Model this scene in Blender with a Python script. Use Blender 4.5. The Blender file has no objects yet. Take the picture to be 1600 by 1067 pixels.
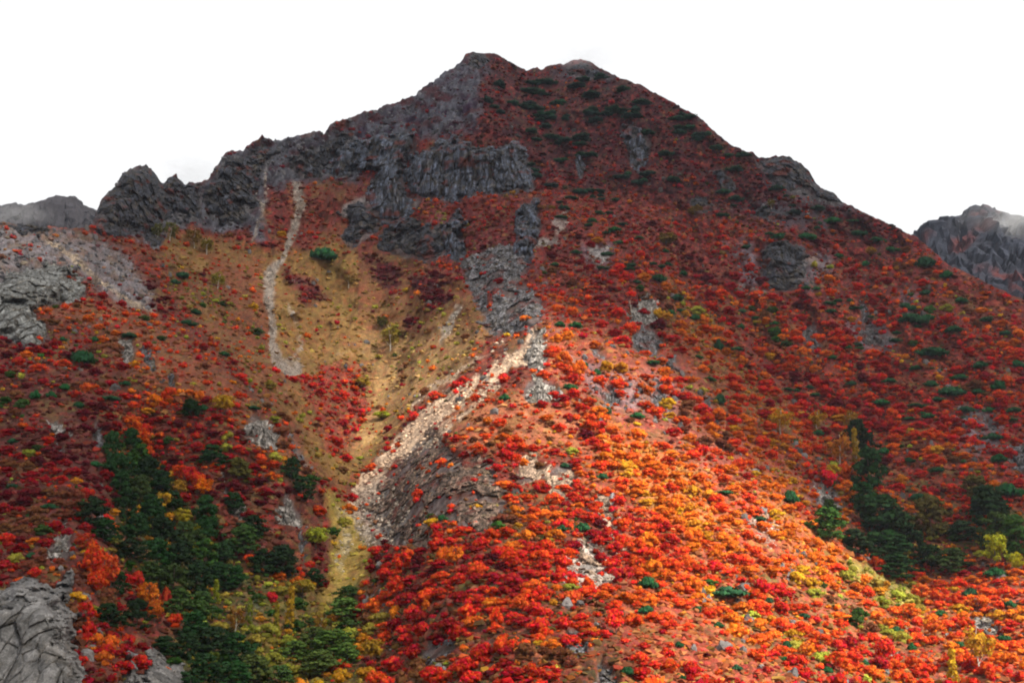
import bpy, math, random, time
import numpy as np
T0 = time.time()
R = math.radians
scene = bpy.context.scene
col = scene.collection
random.seed(7)
rng = np.random.RandomState(7)

# ------------------------------------------------------------------ camera, sky, sun, exposure
W, H = 1600.0, 1067.0
CU, CV = 800.0, 533.5
PITCH = R(12.0)
FPX = 800.0 / math.tan(R(22.5))
CAM = np.array([0.0, 0.0, 150.0])
cam_data = bpy.data.cameras.new('camera')
cam_data.sensor_width = 36.0
cam_data.lens = 18.0 / math.tan(R(22.5))
cam_data.clip_start = 1.0
cam_data.clip_end = 20000.0
cam = bpy.data.objects.new('camera', cam_data)
cam.location = CAM
cam.rotation_euler = (math.pi / 2 + PITCH, 0, 0)
col.objects.link(cam)
scene.camera = cam

SUN_EL, SUN_AZ = R(40.0), R(48.0)          # azimuth: degrees to the right of straight behind the camera
SUN_DIR = np.array([math.cos(SUN_EL) * math.sin(SUN_AZ), -math.cos(SUN_EL) * math.cos(SUN_AZ), math.sin(SUN_EL)])
SUN_STRENGTH = 5.0
SKY_WHITE = 0.465

world = bpy.data.worlds.new('World')
scene.world = world
world.use_nodes = True
wn = world.node_tree
wn.nodes.clear()
sky = wn.nodes.new('ShaderNodeTexSky')
sky.sky_type = 'NISHITA'
sky.sun_disc = False
sky.sun_elevation = SUN_EL
sky.sun_rotation = math.atan2(SUN_DIR[0], SUN_DIR[1])
b1 = wn.nodes.new('ShaderNodeBackground'); b1.inputs['Strength'].default_value = 0.1
wn.links.new(sky.outputs[0], b1.inputs['Color'])
b2 = wn.nodes.new('ShaderNodeBackground')
b2.inputs['Color'].default_value = (0.985, 0.99, 1.0, 1)
b2.inputs['Strength'].default_value = SKY_WHITE
tc = wn.nodes.new('ShaderNodeTexCoord')
nz = wn.nodes.new('ShaderNodeTexNoise')
nz.inputs['Scale'].default_value = 2.2; nz.inputs['Detail'].default_value = 5
wn.links.new(tc.outputs['Generated'], nz.inputs['Vector'])
mr = wn.nodes.new('ShaderNodeMapRange')
mr.inputs['From Min'].default_value = 0.2; mr.inputs['From Max'].default_value = 0.45
mr.inputs['To Min'].default_value = 0.9; mr.inputs['To Max'].default_value = 1.0
wn.links.new(nz.outputs['Fac'], mr.inputs['Value'])
mxs = wn.nodes.new('ShaderNodeMixShader')
wn.links.new(mr.outputs[0], mxs.inputs[0]); wn.links.new(b1.outputs[0], mxs.inputs[1]); wn.links.new(b2.outputs[0], mxs.inputs[2])
wo = wn.nodes.new('ShaderNodeOutputWorld')
wn.links.new(mxs.outputs[0], wo.inputs['Surface'])

sl = bpy.data.lights.new('sun', 'SUN')
sl.energy = SUN_STRENGTH; sl.angle = R(0.6); sl.color = (1.0, 0.93, 0.8)
sun = bpy.data.objects.new('sun', sl)
from mathutils import Vector
sun.rotation_euler = Vector(SUN_DIR).to_track_quat('Z', 'Y').to_euler()
sun.location = (600, -600, 900)
col.objects.link(sun)

scene.view_settings.view_transform = 'Standard'
scene.view_settings.look = 'None'
scene.view_settings.exposure = 1.2
scene.view_settings.gamma = 1.0
scene.view_settings.use_curve_mapping = False
scene.cycles.use_denoising = True
scene.cycles.pixel_filter_type = 'BLACKMAN_HARRIS'
scene.cycles.filter_width = 2.0
scene.cycles.max_bounces = 6
scene.cycles.diffuse_bounces = 3
scene.cycles.transparent_max_bounces = 12
scene.cycles.volume_bounces = 1
scene.cycles.volume_step_rate = 2.0
scene.cycles.volume_max_steps = 64
scene.cycles.use_adaptive_sampling = True
scene.cycles.adaptive_threshold = 0.02

HAZE_DENSITY = 0.00003

# ------------------------------------------------------------------ noise
def _h(ix, iy, iz, seed):
    x = (ix.astype(np.int64) * 374761393 + iy.astype(np.int64) * 668265263 + iz.astype(np.int64) * 2147483647 + seed * 1274126177) & 0xFFFFFFFF
    x = ((x ^ (x >> 13)) * 1274126177) & 0xFFFFFFFF
    x = ((x ^ (x >> 16)) * 2246822519) & 0xFFFFFFFF
    x = x ^ (x >> 15)
    return (x & 0xFFFFFF).astype(np.float32) / float(0xFFFFFF)

def vnoise(x, y, z=None, seed=0):
    """value noise in -1..1"""
    if z is None:
        z = np.zeros_like(x)
        flat = True
    else:
        flat = False
    fx, fy, fz = np.floor(x), np.floor(y), np.floor(z)
    tx, ty, tz = x - fx, y - fy, z - fz
    tx = tx * tx * (3 - 2 * tx); ty = ty * ty * (3 - 2 * ty); tz = tz * tz * (3 - 2 * tz)
    def lay(dz):
        a = _h(fx, fy, fz + dz, seed); b = _h(fx + 1, fy, fz + dz, seed)
        c = _h(fx, fy + 1, fz + dz, seed); d = _h(fx + 1, fy + 1, fz + dz, seed)
        return (a * (1 - tx) + b * tx) * (1 - ty) + (c * (1 - tx) + d * tx) * ty
    l0 = lay(0)
    if flat:
        return l0 * 2 - 1
    return (l0 * (1 - tz) + lay(1) * tz) * 2 - 1

def fbm(x, y, z=None, octs=4, seed=0, gain=0.5, ridged=False):
    s = 0; a = 1.0; n = 0
    for k in range(octs):
        f = 2.03 ** k
        v = vnoise(x * f + 17 * k, y * f - 9 * k, None if z is None else z * f + 5 * k, seed + k)
        if ridged:
            v = 1 - 2 * np.abs(v)
        s = s + v * a; n += a; a *= gain
    return s / n

def worley(x, y, z, seed=0):
    """nearest cell: F1, F2, its random value, tilted plane value"""
    fx, fy, fz = np.floor(x), np.floor(y), np.floor(z)
    f1 = np.full(x.shape, 9.0, np.float32); f2 = f1.copy()
    idr = np.zeros(x.shape, np.float32); tilt = idr.copy()
    for i in (-1, 0, 1):
        for j in (-1, 0, 1):
            for k in (-1, 0, 1):
                cx, cy, cz = fx + i, fy + j, fz + k
                r1 = _h(cx, cy, cz, seed); r2 = _h(cx, cy, cz, seed + 11); r3 = _h(cx, cy, cz, seed + 23)
                dx = x - cx - r1; dy = y - cy - r2; dz = z - cz - r3
                d = dx * dx + dy * dy + dz * dz
                m = d < f1
                f2 = np.where(m, f1, np.minimum(f2, d))
                f1 = np.where(m, d, f1)
                rr = (r1 * 7.3 + r2 * 3.1 + r3 * 5.7) % 1.0
                idr = np.where(m, rr, idr)
                tilt = np.where(m, dx * ((r2 * 9.1 % 1) - .5) * 2 + dy * ((r3 * 7.7 % 1) - .5) * 2 + dz * ((r1 * 5.3 % 1) - .5) * 2, tilt)
    return np.sqrt(f1), np.sqrt(f2), idr, tilt

def smooth(a, b, x):
    t = np.clip((x - a) / (b - a), 0, 1)
    return t * t * (3 - 2 * t)

# ------------------------------------------------------------------ lie of the land: depths of ridges, gullies and faces
DP = [  # photo u, v, metres in front of the viewpoint
 (-500,1250,215),(0,1250,225),(150,1250,218),(400,1250,265),(560,1250,272),(900,1250,215),(1200,1250,235),(1450,1250,275),(1700,1250,275),(2100,1250,280),
 (-300,1067,250),(0,1067,250),(110,1067,250),(300,1067,288),(450,1067,332),(560,1067,322),(700,1067,285),(900,1067,262),(1100,1067,272),(1300,1067,305),(1450,1067,345),(1600,1067,342),(1900,1067,340),
 (-300,950,280),(0,950,275),(100,950,277),(200,950,318),(330,950,372),(450,950,387),(530,950,400),(650,950,342),(850,950,308),(1000,950,318),(1200,950,352),(1350,950,398),(1430,950,432),(1600,950,415),(1900,950,410),
 (-300,850,325),(0,850,320),(130,850,322),(250,850,388),(400,850,412),(480,850,420),(545,850,445),(620,850,405),(700,850,365),(850,850,352),(1000,850,362),(1200,850,405),(1290,850,440),(1400,850,500),(1600,850,490),(1900,850,480),
 (-300,750,380),(0,750,372),(140,750,382),(215,750,430),(300,750,425),(400,750,440),(480,750,452),(560,750,510),(640,750,446),(700,750,408),(850,750,405),(1000,750,425),(1150,750,455),(1240,750,500),(1330,750,545),(1450,750,545),(1600,750,545),(1900,750,540),
 (-300,650,425),(0,650,420),(150,650,428),(300,650,450),(415,650,478),(500,650,550),(590,650,588),(680,650,515),(760,650,468),(850,650,462),(950,650,475),(1050,650,500),(1150,650,540),(1240,650,592),(1400,650,612),(1600,650,605),(1900,650,600),
 (-300,550,480),(0,550,480),(150,550,488),(300,550,508),(370,550,548),(450,550,615),(550,550,645),(650,550,630),(760,550,565),(840,550,522),(900,550,535),(1000,550,550),(1100,550,595),(1170,550,640),(1280,550,650),(1400,550,655),(1600,550,655),(1900,550,650),
 (-300,450,530),(0,450,530),(100,450,538),(200,450,560),(270,450,600),(350,450,655),(450,450,685),(600,450,692),(740,450,655),(800,450,622),(850,450,628),(1000,450,635),(1070,450,675),(1200,450,690),(1400,450,705),(1600,450,690),(1900,450,685),
 (-300,360,570),(0,360,572),(100,360,590),(200,360,650),(300,360,700),(400,360,722),(500,360,735),(600,360,735),(700,360,712),(830,360,682),(1000,360,700),(1100,360,728),(1200,360,730),(1430,372,748),
 (225,260,700),(270,290,725),(330,290,735),(450,300,755),(560,300,758),(700,300,742),(820,300,728),(900,300,740),(1000,300,750),(1200,300,765),(1320,320,762),
 (410,215,775),(500,207,785),(600,200,788),(700,210,768),(790,210,765),(850,220,790),(1000,200,800),(1100,195,792),(1240,245,780),
 (600,165,805),(680,120,825),(740,140,800),(820,150,835),(900,150,850),(1000,140,840),
 (740,82,850),(905,97,905),(830,112,880),(740,0,900),(0,250,620),(0,0,800),(1600,350,740),(1600,100,850),(2100,400,700),(2100,0,850),(1100,0,880),(400,0,860),(-500,0,800),(-500,600,450),(2100,800,520),
]
DP = np.array(DP, float)
def _phi(r):
    return np.where(r > 0, r * r * np.log(r + 1e-9), 0)
_cx, _cy = DP[:, 0] / 400.0, DP[:, 1] / 400.0
_n = len(DP)
_A = np.zeros((_n + 3, _n + 3))
_A[:_n, :_n] = _phi(np.hypot(_cx[:, None] - _cx, _cy[:, None] - _cy)) + np.eye(_n) * 0.0025
_A[:_n, _n] = 1; _A[:_n, _n + 1] = _cx; _A[:_n, _n + 2] = _cy
_A[_n:, :_n] = _A[:_n, _n:].T
_w = np.linalg.solve(_A, np.concatenate([DP[:, 2], np.zeros(3)]))
def tps(u, v):
    u = np.asarray(u, float) / 400; v = np.asarray(v, float) / 400
    out = _w[_n] + _w[_n + 1] * u + _w[_n + 2] * v
    for k in range(_n):
        out += _w[k] * _phi(np.hypot(u - _cx[k], v - _cy[k]))
    return out

def point(u, v, y):
    """the place seen at photo position u, v at y metres in front of the viewpoint"""
    dx = (u - CU) / FPX; dv = (CV - v) / FPX
    dy = math.cos(PITCH) - dv * math.sin(PITCH); dz = math.sin(PITCH) + dv * math.cos(PITCH)
    return np.stack([CAM[0] + dx / dy * y, CAM[1] + y + 0 * dx, CAM[2] + dz / dy * y], -1)

SKYLINE = [(-900,352),(-300,350),(-100,346),(0,349),(40,350),(75,355),(110,358),(135,356),(149,349),(152,330),(160,312),(172,298),(187,288),(190,274),(196,268),(209,262),(214,259),(226,257),(236,262),(243,270),(251,284),(256,287),(263,279),(270,274),(275,272),(281,281),(289,288),(296,284),(304,288),(313,286),(326,280),(336,262),(340,258),(352,241),(366,236),(380,236),(390,227),(403,220),(410,211),(414,217),(427,220),(450,215),(470,211),(497,206),(506,208),(515,197),(530,190),(545,187),(562,180),(590,171),(620,160),(650,147),(668,133),(690,118),(712,104),(722,95),(727,86),(740,82),(757,83),(775,85),(790,94),(806,103),(822,112),(832,107),(845,109),(858,104),(884,100),(892,96),(906,94),(922,97),(930,103),(950,113),(965,121),(1000,134),(1040,155),(1070,172),(1100,190),(1110,200),(1122,212),(1140,226),(1165,238),(1175,237),(1185,246),(1203,247),(1212,243),(1235,245),(1250,254),(1264,268),(1275,285),(1290,296),(1303,301),(1318,316),(1345,331),(1370,344),(1400,356),(1430,371),(1455,390),(1480,414),(1520,432),(1560,452),(1600,470),(1700,500),(1900,520),(2500,560)]
SKYLINE = np.array(SKYLINE, float)

# columns and rows of the main sheet
us = np.concatenate([np.linspace(-900, -100, 90, endpoint=False), np.linspace(-100, 1700, 860), np.linspace(1700, 2500, 90)[1:]])
VBOT = 1250.0
NR = 470
NC = len(us)
vsky = np.interp(us, SKYLINE[:, 0], SKYLINE[:, 1])
jit = fbm(us / 9.0, us * 0 + 3.3, octs=3, seed=5) * 2.2
jit *= np.where((us > 740) & (us < 830), .5, 1)
jit += (fbm(us / 5.0, us * 0 + 9.1, octs=3, seed=8) * 2.6 - .6) * ((us > 148) & (us < 720)) + fbm(us / 4.0, us * 0 + 1.1, octs=2, seed=9) * 1.2 * (us > 820)
vsky = vsky + jit
tt = np.linspace(0, 1, NR)
UU = np.repeat(us[None, :], NR, 0)
VV = VBOT + tt[:, None] * (vsky[None, :] - VBOT)
# depth by a coarser grid then bilinear
gu = np.arange(-900, 2541, 20.0); gv = np.arange(0, 1301, 20.0)
GD = tps(*np.meshgrid(gu, gv))
def bil(grid, gu0, gv0, st, u, v):
    a = np.clip((u - gu0) / st, 0, grid.shape[1] - 1.001); b = np.clip((v - gv0) / st, 0, grid.shape[0] - 1.001)
    i = a.astype(int); j = b.astype(int); fa = a - i; fb = b - j
    if grid.ndim == 3:
        fa = fa[..., None]; fb = fb[..., None]
    return (grid[j, i] * (1 - fa) + grid[j, i + 1] * fa) * (1 - fb) + (grid[j + 1, i] * (1 - fa) + grid[j + 1, i + 1] * fa) * fb
GD = (GD + np.roll(GD, 1, 0) + np.roll(GD, -1, 0) + np.roll(GD, 1, 1) + np.roll(GD, -1, 1)) / 5 if False else GD
YY = bil(GD, -900, 0, 20.0, UU, VV)
dv = np.abs(np.diff(VV, axis=0))
for r in range(1, NR):                       # going up the face the ground always recedes
    YY[r] = np.maximum(YY[r], YY[r - 1] + 0.16 * dv[r - 1])
BASE = point(UU, VV, YY)

# ------------------------------------------------------------------ what covers the ground: rock, scree, grass, scrub
ST = 2.0
RU0, RV0 = -520.0, 40.0
ru = np.arange(RU0, 2121, ST); rv = np.arange(RV0, 1281, ST)
RU, RV = np.meshgrid(ru, rv)
wu = fbm(RU / 34, RV / 34, octs=3, seed=31) * 9 + fbm(RU / 9, RV / 9, octs=2, seed=33) * 4
wv = fbm(RU / 34, RV / 34, octs=3, seed=41) * 9 + fbm(RU / 9, RV / 9, octs=2, seed=43) * 4

def sdf(poly, u, v):
    """signed distance to a polygon, positive inside"""
    p = np.array(poly, float); q = np.roll(p, -1, 0)
    d = np.full(u.shape, 1e9); ins = np.zeros(u.shape, bool)
    for (ax, ay), (bx, by) in zip(p, q):
        ex, ey = bx - ax, by - ay
        t = np.clip(((u - ax) * ex + (v - ay) * ey) / (ex * ex + ey * ey + 1e-9), 0, 1)
        d = np.minimum(d, (u - ax - t * ex) ** 2 + (v - ay - t * ey) ** 2)
        if ay != by:
            c = ((ay > v) != (by > v)) & (u < ex * (v - ay) / ey + ax)
            ins ^= c
    d = np.sqrt(d)
    return np.where(ins, d, -d)

def region(poly, warp=1.0, pad=40):
    p = np.array(poly, float)
    j0 = int(max(0, (p[:, 1].min() - pad - RV0) / ST)); j1 = int(min(len(rv), (p[:, 1].max() + pad - RV0) / ST + 1))
    i0 = int(max(0, (p[:, 0].min() - pad - RU0) / ST)); i1 = int(min(len(ru), (p[:, 0].max() + pad - RU0) / ST + 1))
    s = (slice(j0, j1), slice(i0, i1))
    return s, sdf(poly, RU[s] + wu[s] * warp, RV[s] + wv[s] * warp)

def srgb(r, g, b):
    f = lambda c: (c / 255.0 / 12.92) if c <= 10 else ((c / 255.0 + .055) / 1.055) ** 2.4
    return np.array([f(r), f(g), f(b)])

PAL = np.array([1.0, .90, 1.05]) * .92 * np.array([            # leaf colours
 (0.30, 0.012, 0.016),  # 0 crimson
 (0.52, 0.022, 0.014),  # 1 red
 (0.62, 0.065, 0.016),  # 2 vermilion
 (0.66, 0.150, 0.018),  # 3 orange
 (0.56, 0.280, 0.020),  # 4 gold
 (0.32, 0.310, 0.040),  # 5 yellow green
 (0.045, 0.100, 0.020), # 6 green
 (0.120, 0.014, 0.018), # 7 maroon
 (0.190, 0.070, 0.030), # 8 heath brown
])
G = np.zeros(RU.shape + (3,)); Wt = np.zeros(RU.shape + (9,)); D = np.zeros(RU.shape); ROUGH = np.zeros(RU.shape)
G[:] = (0.115, 0.042, 0.024); D[:] = .5
Wt[:] = np.array([.2, .25, .2, .1, .03, .02, .02, .2, .2])
def paint(poly, g=None, d=None, w=None, f=14, warp=1.5, rough=None):
    s, q = region(poly, warp, pad=f + 30)
    a = smooth(-f, f, q)
    if g is not None: G[s] = G[s] * (1 - a[..., None]) + np.array(g) * a[..., None]
    if d is not None: D[s] = D[s] * (1 - a) + d * a
    if w is not None:
        w = np.array(w, float); w = w / w.sum()
        Wt[s] = Wt[s] * (1 - a[..., None]) + w * a[..., None]
    if rough is not None: ROUGH[s] = ROUGH[s] * (1 - a) + rough * a
Wt /= Wt.sum(-1, keepdims=True)
HEATH = (0.13, 0.040, 0.024); OCHRE = (0.24, 0.145, 0.042); TALUS = (0.040, 0.034, 0.046); GREYBR = (0.19, 0.155, 0.12)
#          crim red  verm oran gold yg   gre  maro heath
paint([(700,80),(1000,100),(1450,360),(1400,420),(1000,330),(830,300),(740,210),(700,200)], (0.028,0.009,0.011), .5, [.16,.13,.06,.02,0,.01,.03,.55,.42], 20)  # summit slope: cloud shade put into ground colour and leaf weights
paint([(840,290),(1000,310),(1300,380),(1650,500),(1650,640),(1300,560),(1100,470),(880,500),(840,400)], (0.11,0.032,0.018), .75, [.16,.26,.17,.08,.02,.03,.03,.30,.26], 25)  # right slopes, this and the next: shade carried by duller leaf weights
paint([(1080,470),(1300,480),(1650,520),(2100,560),(2100,870),(1600,880),(1400,860),(1250,700),(1100,560)], (0.105,0.030,0.018), .82, [.15,.26,.21,.11,.03,.03,.04,.22,.2], 25)
paint([(1040,440),(1110,500),(1180,590),(1270,660),(1330,720),(1300,740),(1200,680),(1110,600),(1050,520)], (0.14,0.07,0.02), .85, [.05,.18,.25,.3,.12,.14,.04,.02,.1], 14)
paint([(850,500),(1050,540),(1130,640),(1240,740),(1320,860),(1420,930),(1650,900),(1900,930),(1900,1300),(1000,1300),(960,900),(900,700),(840,620)], (0.24,0.075,0.035), .9, [.08,.22,.26,.24,.12,.04,.02,.03,.13], 25)
paint([(860,560),(1080,570),(1150,680),(1180,760),(1050,740),(930,640),(860,620)], (0.30,0.105,0.065), .5, [.14,.28,.2,.14,.05,.03,.02,.04,.3], 18)
paint([(930,640),(1010,690),(1080,730),(1130,800),(1150,830),(1060,830),(980,760),(930,700)], (0.36,0.14,0.04), .95, [.02,.10,.22,.42,.34,.06,.01,.0,.05], 15)
paint([(1180,740),(1290,840),(1400,920),(1360,930),(1260,880),(1190,810)], (0.34,0.13,0.04), .95, [.02,.1,.25,.5,.2,.03,.0,.0,.05], 12)
paint([(560,830),(700,800),(800,780),(900,780),(960,900),(1000,1300),(500,1300),(560,1000)], (0.085,0.050,0.022), .72, [.22,.27,.19,.09,.03,.03,.04,.22,.2], 25)
paint([(680,620),(790,610),(900,640),(920,720),(800,700),(700,700)], (0.36,0.15,0.065), .28, [.14,.36,.24,.08,.02,.02,.01,.05,.25], 14)
paint([(-520,350),(160,370),(260,450),(340,560),(430,650),(510,760),(520,960),(400,1300),(-520,1300)], (0.110,0.040,0.024), .6, [.22,.15,.09,.04,.02,.04,.03,.42,.42], 25)
paint([(60,470),(220,480),(330,560),(410,640),(500,720),(480,760),(360,640),(250,620),(150,520)], (0.22,0.095,0.042), .5, [.12,.2,.24,.1,.02,.03,.02,.2,.42], 22)
paint([(-520,560),(140,560),(190,700),(180,860),(100,880),(-520,900)], (0.105,0.036,0.026), .6, [.22,.07,.03,.01,.01,.03,.03,.5,.5], 20)
# the grassy bowl
paint([(255,350),(330,375),(420,395),(545,370),(640,400),(730,440),(770,500),(735,560),(640,640),(590,720),(530,770),(500,740),(440,640),(360,560),(300,480),(250,400)], OCHRE, .08, [.08,.08,.04,.04,.02,.2,.04,.3,.4], 18)
paint([(560,520),(700,500),(760,520),(700,590),(620,650),(560,720),(540,680),(580,600)], (0.36,0.235,0.09), .1, [.1,.1,.06,.05,.05,.2,.03,.1,.4], 16)
paint([(330,400),(420,410),(430,560),(470,650),(400,600),(330,500)], (0.19,0.085,0.035), .25, [.1,.14,.1,.05,.02,.1,.03,.25,.35], 16)
paint([(250,400),(330,440),(370,480),(350,500),(270,460)], (0.15,0.09,0.03), .6, [.2,.25,.05,.02,.02,.2,.1,.2,.2], 12)
paint([(470,590),(560,560),(580,640),(540,720),(490,680)], (0.15,0.055,0.03), .8, [.2,.36,.25,.05,.02,.05,.02,.1,.15], 12)
for pl in ([(565,400),(600,395),(635,430),(625,455),(590,440)], [(648,440),(690,430),(700,480),(665,490)], [(440,420),(490,440),(510,470),(470,470)], [(635,500),(655,495),(655,520),(640,520)]):
    paint(pl, (0.06,0.022,0.018), .85, [.3,.05,0,0,0,.03,0,.6,.03], 8)
# slopes between the upper crags
paint([(470,285),(580,285),(560,330),(520,375),(470,400),(440,395),(470,340)], (0.13,0.045,0.024), .45, [.3,.25,.05,0,0,.02,.02,.4,.2], 10)
paint([(540,340),(610,355),(600,400),(550,390),(500,375)], (0.17,0.07,0.032), .3, [.2,.2,.1,0,0,.02,.02,.2,.4], 10)
paint([(560,235),(600,240),(590,290),(555,285)], (0.12,0.04,0.024), .5, [.3,.2,.05,0,0,0,0,.4,.2], 8)
paint([(650,330),(720,325),(800,320),(840,340),(835,400),(740,400),(720,430),(700,400),(650,350)], (0.11,0.035,0.02), .6, [.3,.3,.08,.02,0,.12,.03,.4,.1], 10)
paint([(405,270),(455,265),(450,370),(415,380),(350,370),(355,330),(410,330)], (0.10,0.03,0.02), .6, [.35,.2,.05,0,0,0,.02,.4,.1], 8)
paint([(520,240),(570,200),(650,160),(740,200),(700,215),(640,210),(590,215)], (0.10,0.035,0.03), .5, [.3,.1,.0,0,0,0,.0,.5,.2], 14)
# gully floor, conifers, grass tongue
paint([(160,680),(240,700),(300,800),(380,880),(520,930),(560,960),(560,1300),(250,1300),(270,960),(180,860)], (0.055,0.048,0.018), .5, [.08,.05,.05,.06,.08,.3,.3,.05,.2], 16)
paint([(410,880),(540,940),(570,1000),(560,1300),(380,1300),(400,1000)], (0.095,0.075,0.022), .75, [.05,.04,.06,.12,.1,.36,.12,.04,.3], 14)
paint([(505,770),(548,790),(590,850),(572,910),(530,955),(500,930),(515,850)], (0.36,0.27,0.060), .05, [0,0,0,.1,.2,.3,.1,.1,.4], 9)
paint([(1290,690),(1400,740),(1500,780),(1620,790),(1620,880),(1500,900),(1400,900),(1300,840)], (0.06,0.035,0.018), .6, [.1,.2,.2,.15,.06,.12,.15,.08,.1], 14)
paint([(1330,880),(1450,920),(1430,960),(1390,960),(1320,920)], (0.36,0.33,0.08), .7, [0,.02,.04,.1,.15,.65,.12,0,.1], 8)
paint([(1100,900),(1330,900),(1500,1000),(1560,1100),(1300,1100),(1150,1000)], (0.17,0.085,0.035), .88, [.1,.25,.25,.18,.05,.1,.05,.04,.15], 20)
# bare ground
paint([(-520,345),(0,350),(70,358),(150,372),(190,395),(220,440),(245,488),(200,478),(140,440),(90,412),(0,440),(-520,440)], GREYBR, .04, None, 9, rough=.5)
paint([(149,350),(160,305),(190,262),(226,250),(250,270),(270,275),(300,285),(290,345),(262,350),(250,388),(222,366),(160,362)], TALUS, .05, [.3,.05,0,0,0,0,.02,.6,.1], 5, rough=.8)
paint([(250,300),(315,287),(335,262),(352,240),(410,213),(500,207),(600,165),(725,88),(745,82),(757,110),(750,170),(730,205),(690,215),(640,212),(590,240),(560,285),(470,285),(420,300),(412,330),(415,372),(385,355),(350,365),(310,350),(262,345)], TALUS, .08, [.3,.05,0,0,0,0,.02,.6,.1], 8, rough=.8)

for pl in ([(1150,322),(1230,318),(1300,340),(1290,356),(1200,346)], [(1130,380),(1185,376),(1190,400),(1180,455),(1150,450)], [(1190,390),(1290,392),(1300,425),(1260,450)], [(900,380),(955,382),(960,420),(915,420)],
           [(1325,505),(1400,508),(1400,545),(1340,545)], [(1400,455),(1430,460),(1420,500)], [(1500,640),(1565,645),(1560,690),(1505,700)], [(880,560),(1050,590),(1060,650),(950,650)],
           [(1180,245),(1270,262),(1330,325),(1260,330),(1190,290)], [(860,100),(960,108),(960,130),(870,130)], [(1270,740),(1320,760),(1310,810),(1270,790)]):
    paint(pl, None, .38, None, 10, 2.0, rough=.42)
def line_poly(pts, w0, w1):
    p = np.array(pts, float); n = len(p); L = []; Rr = []
    for i in range(n):
        a = p[max(0, i - 1)]; b = p[min(n - 1, i + 1)]; t = (b - a) / np.linalg.norm(b - a); nn = np.array([-t[1], t[0]])
        w = (w0 + (w1 - w0) * i / (n - 1)) / 2
        L.append(p[i] + nn * w); Rr.append(p[i] - nn * w)
    return L + Rr[::-1]
SCREE = np.zeros(RU.shape); SCOL = np.zeros(RU.shape + (3,)); SCOL[:] = (.3, .25, .2)
def scree(poly, c, f=3, warp=.6, k=1.0):
    s, q = region(poly, warp, 30)
    a = smooth(-f, f, q) * k
    SCREE[s] = np.maximum(SCREE[s], a); SCOL[s] = SCOL[s] * (1 - a[..., None]) + np.array(c) * a[..., None]
SC_PALE = (0.45, 0.32, 0.225); SC_GREY = (0.27, 0.225, 0.19)
def band(pts, c, f=4, warp=1.3, k=1.0):
    """scree strip with its own width at every point: (u, v, width)"""
    p = np.array(pts, float); L = []; Rr = []
    for i in range(len(p)):
        a_ = p[max(0, i - 1), :2]; b_ = p[min(len(p) - 1, i + 1), :2]; t_ = (b_ - a_) / np.linalg.norm(b_ - a_); nn = np.array([-t_[1], t_[0]])
        L.append(p[i, :2] + nn * p[i, 2] / 2); Rr.append(p[i, :2] - nn * p[i, 2] / 2)
    scree(L + Rr[::-1], c, f, warp, k)
band([(843,515,10),(812,556,24),(775,583,20),(735,604,22),(700,628,30),(668,652,32),(640,682,34),(615,712,28),(596,738,24),(574,764,26),(550,788,22),(540,800,12)], SC_PALE)
band([(800,572,8),(740,632,10),(690,664,16),(655,700,12)], SC_PALE, 4, 1.5, .8)
band([(790,535,6),(740,562,9),(700,590,12),(660,620,14),(635,650,10)], SC_PALE, 5, 1.6, .55)
band([(462,286,10),(470,325,17),(458,362,14),(443,402,9),(424,432,19),(419,462,17),(424,500,12),(426,535,13),(436,566,24),(452,576,30),(472,578,14)], (0.235,0.195,0.165), 4, .8, 1.0)
band([(448,470,3),(466,504,5),(464,540,7),(466,575,8)], (0.25,0.21,0.19), 4, 1.0, .6)
scree(line_poly([(70,372),(120,410),(160,440),(200,470),(245,487)], 6, 7), (0.33,0.25,0.18), 4)
scree(line_poly([(390,290),(410,320),(415,335),(405,350)], 4, 4), SC_GREY, 3, k=.7)
scree(line_poly([(415,265),(417,310),(405,350),(395,378)], 4, 5), SC_GREY, 3, k=.7)
scree([(545,775),(600,745),(640,790),(600,860),(570,850),(545,810)], (0.29,0.235,0.19), 9, k=.75)
scree([(520,790),(545,790),(555,850),(535,900),(520,880),(530,840)], (0.36,0.30,0.16), 8, k=.5)
scree([(720,480),(705,520),(688,535),(690,515),(710,478)], (0.33,0.29,0.25), 5, k=.8)
scree([(885,855),(925,838),(950,870),(960,905),(940,925),(880,915)], (0.30,0.245,0.22), 6, k=.75)
scree([(940,800),(985,850),(1000,880),(970,880),(945,830)], (0.36,0.24,0.17), 6, k=.7)
scree([(920,385),(950,390),(955,410),(935,415),(920,405)], (0.26,0.24,0.24), 5, k=.8)
scree([(535,320),(560,310),(590,290),(580,310),(545,335),(530,335)], (0.24,0.22,0.23), 4, k=.8)
scree([(1190,395),(1280,400),(1290,415),(1240,415)], (0.22,0.17,0.16), 6, k=.6)
scree([(860,345),(890,325),(893,345),(870,370)], (0.24,0.2,0.19), 4, k=.7)
scree([(840,375),(870,372),(875,382),(830,392)], (0.26,0.23,0.22), 3, k=.8)
scree([(1150,445),(1200,458),(1190,468),(1150,460)], (0.16,0.12,0.12), 6, k=.6)
scree([(1160,800),(1200,790),(1230,840),(1200,860),(1170,830)], (0.33,0.2,0.17), 8, k=.5)

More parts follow.
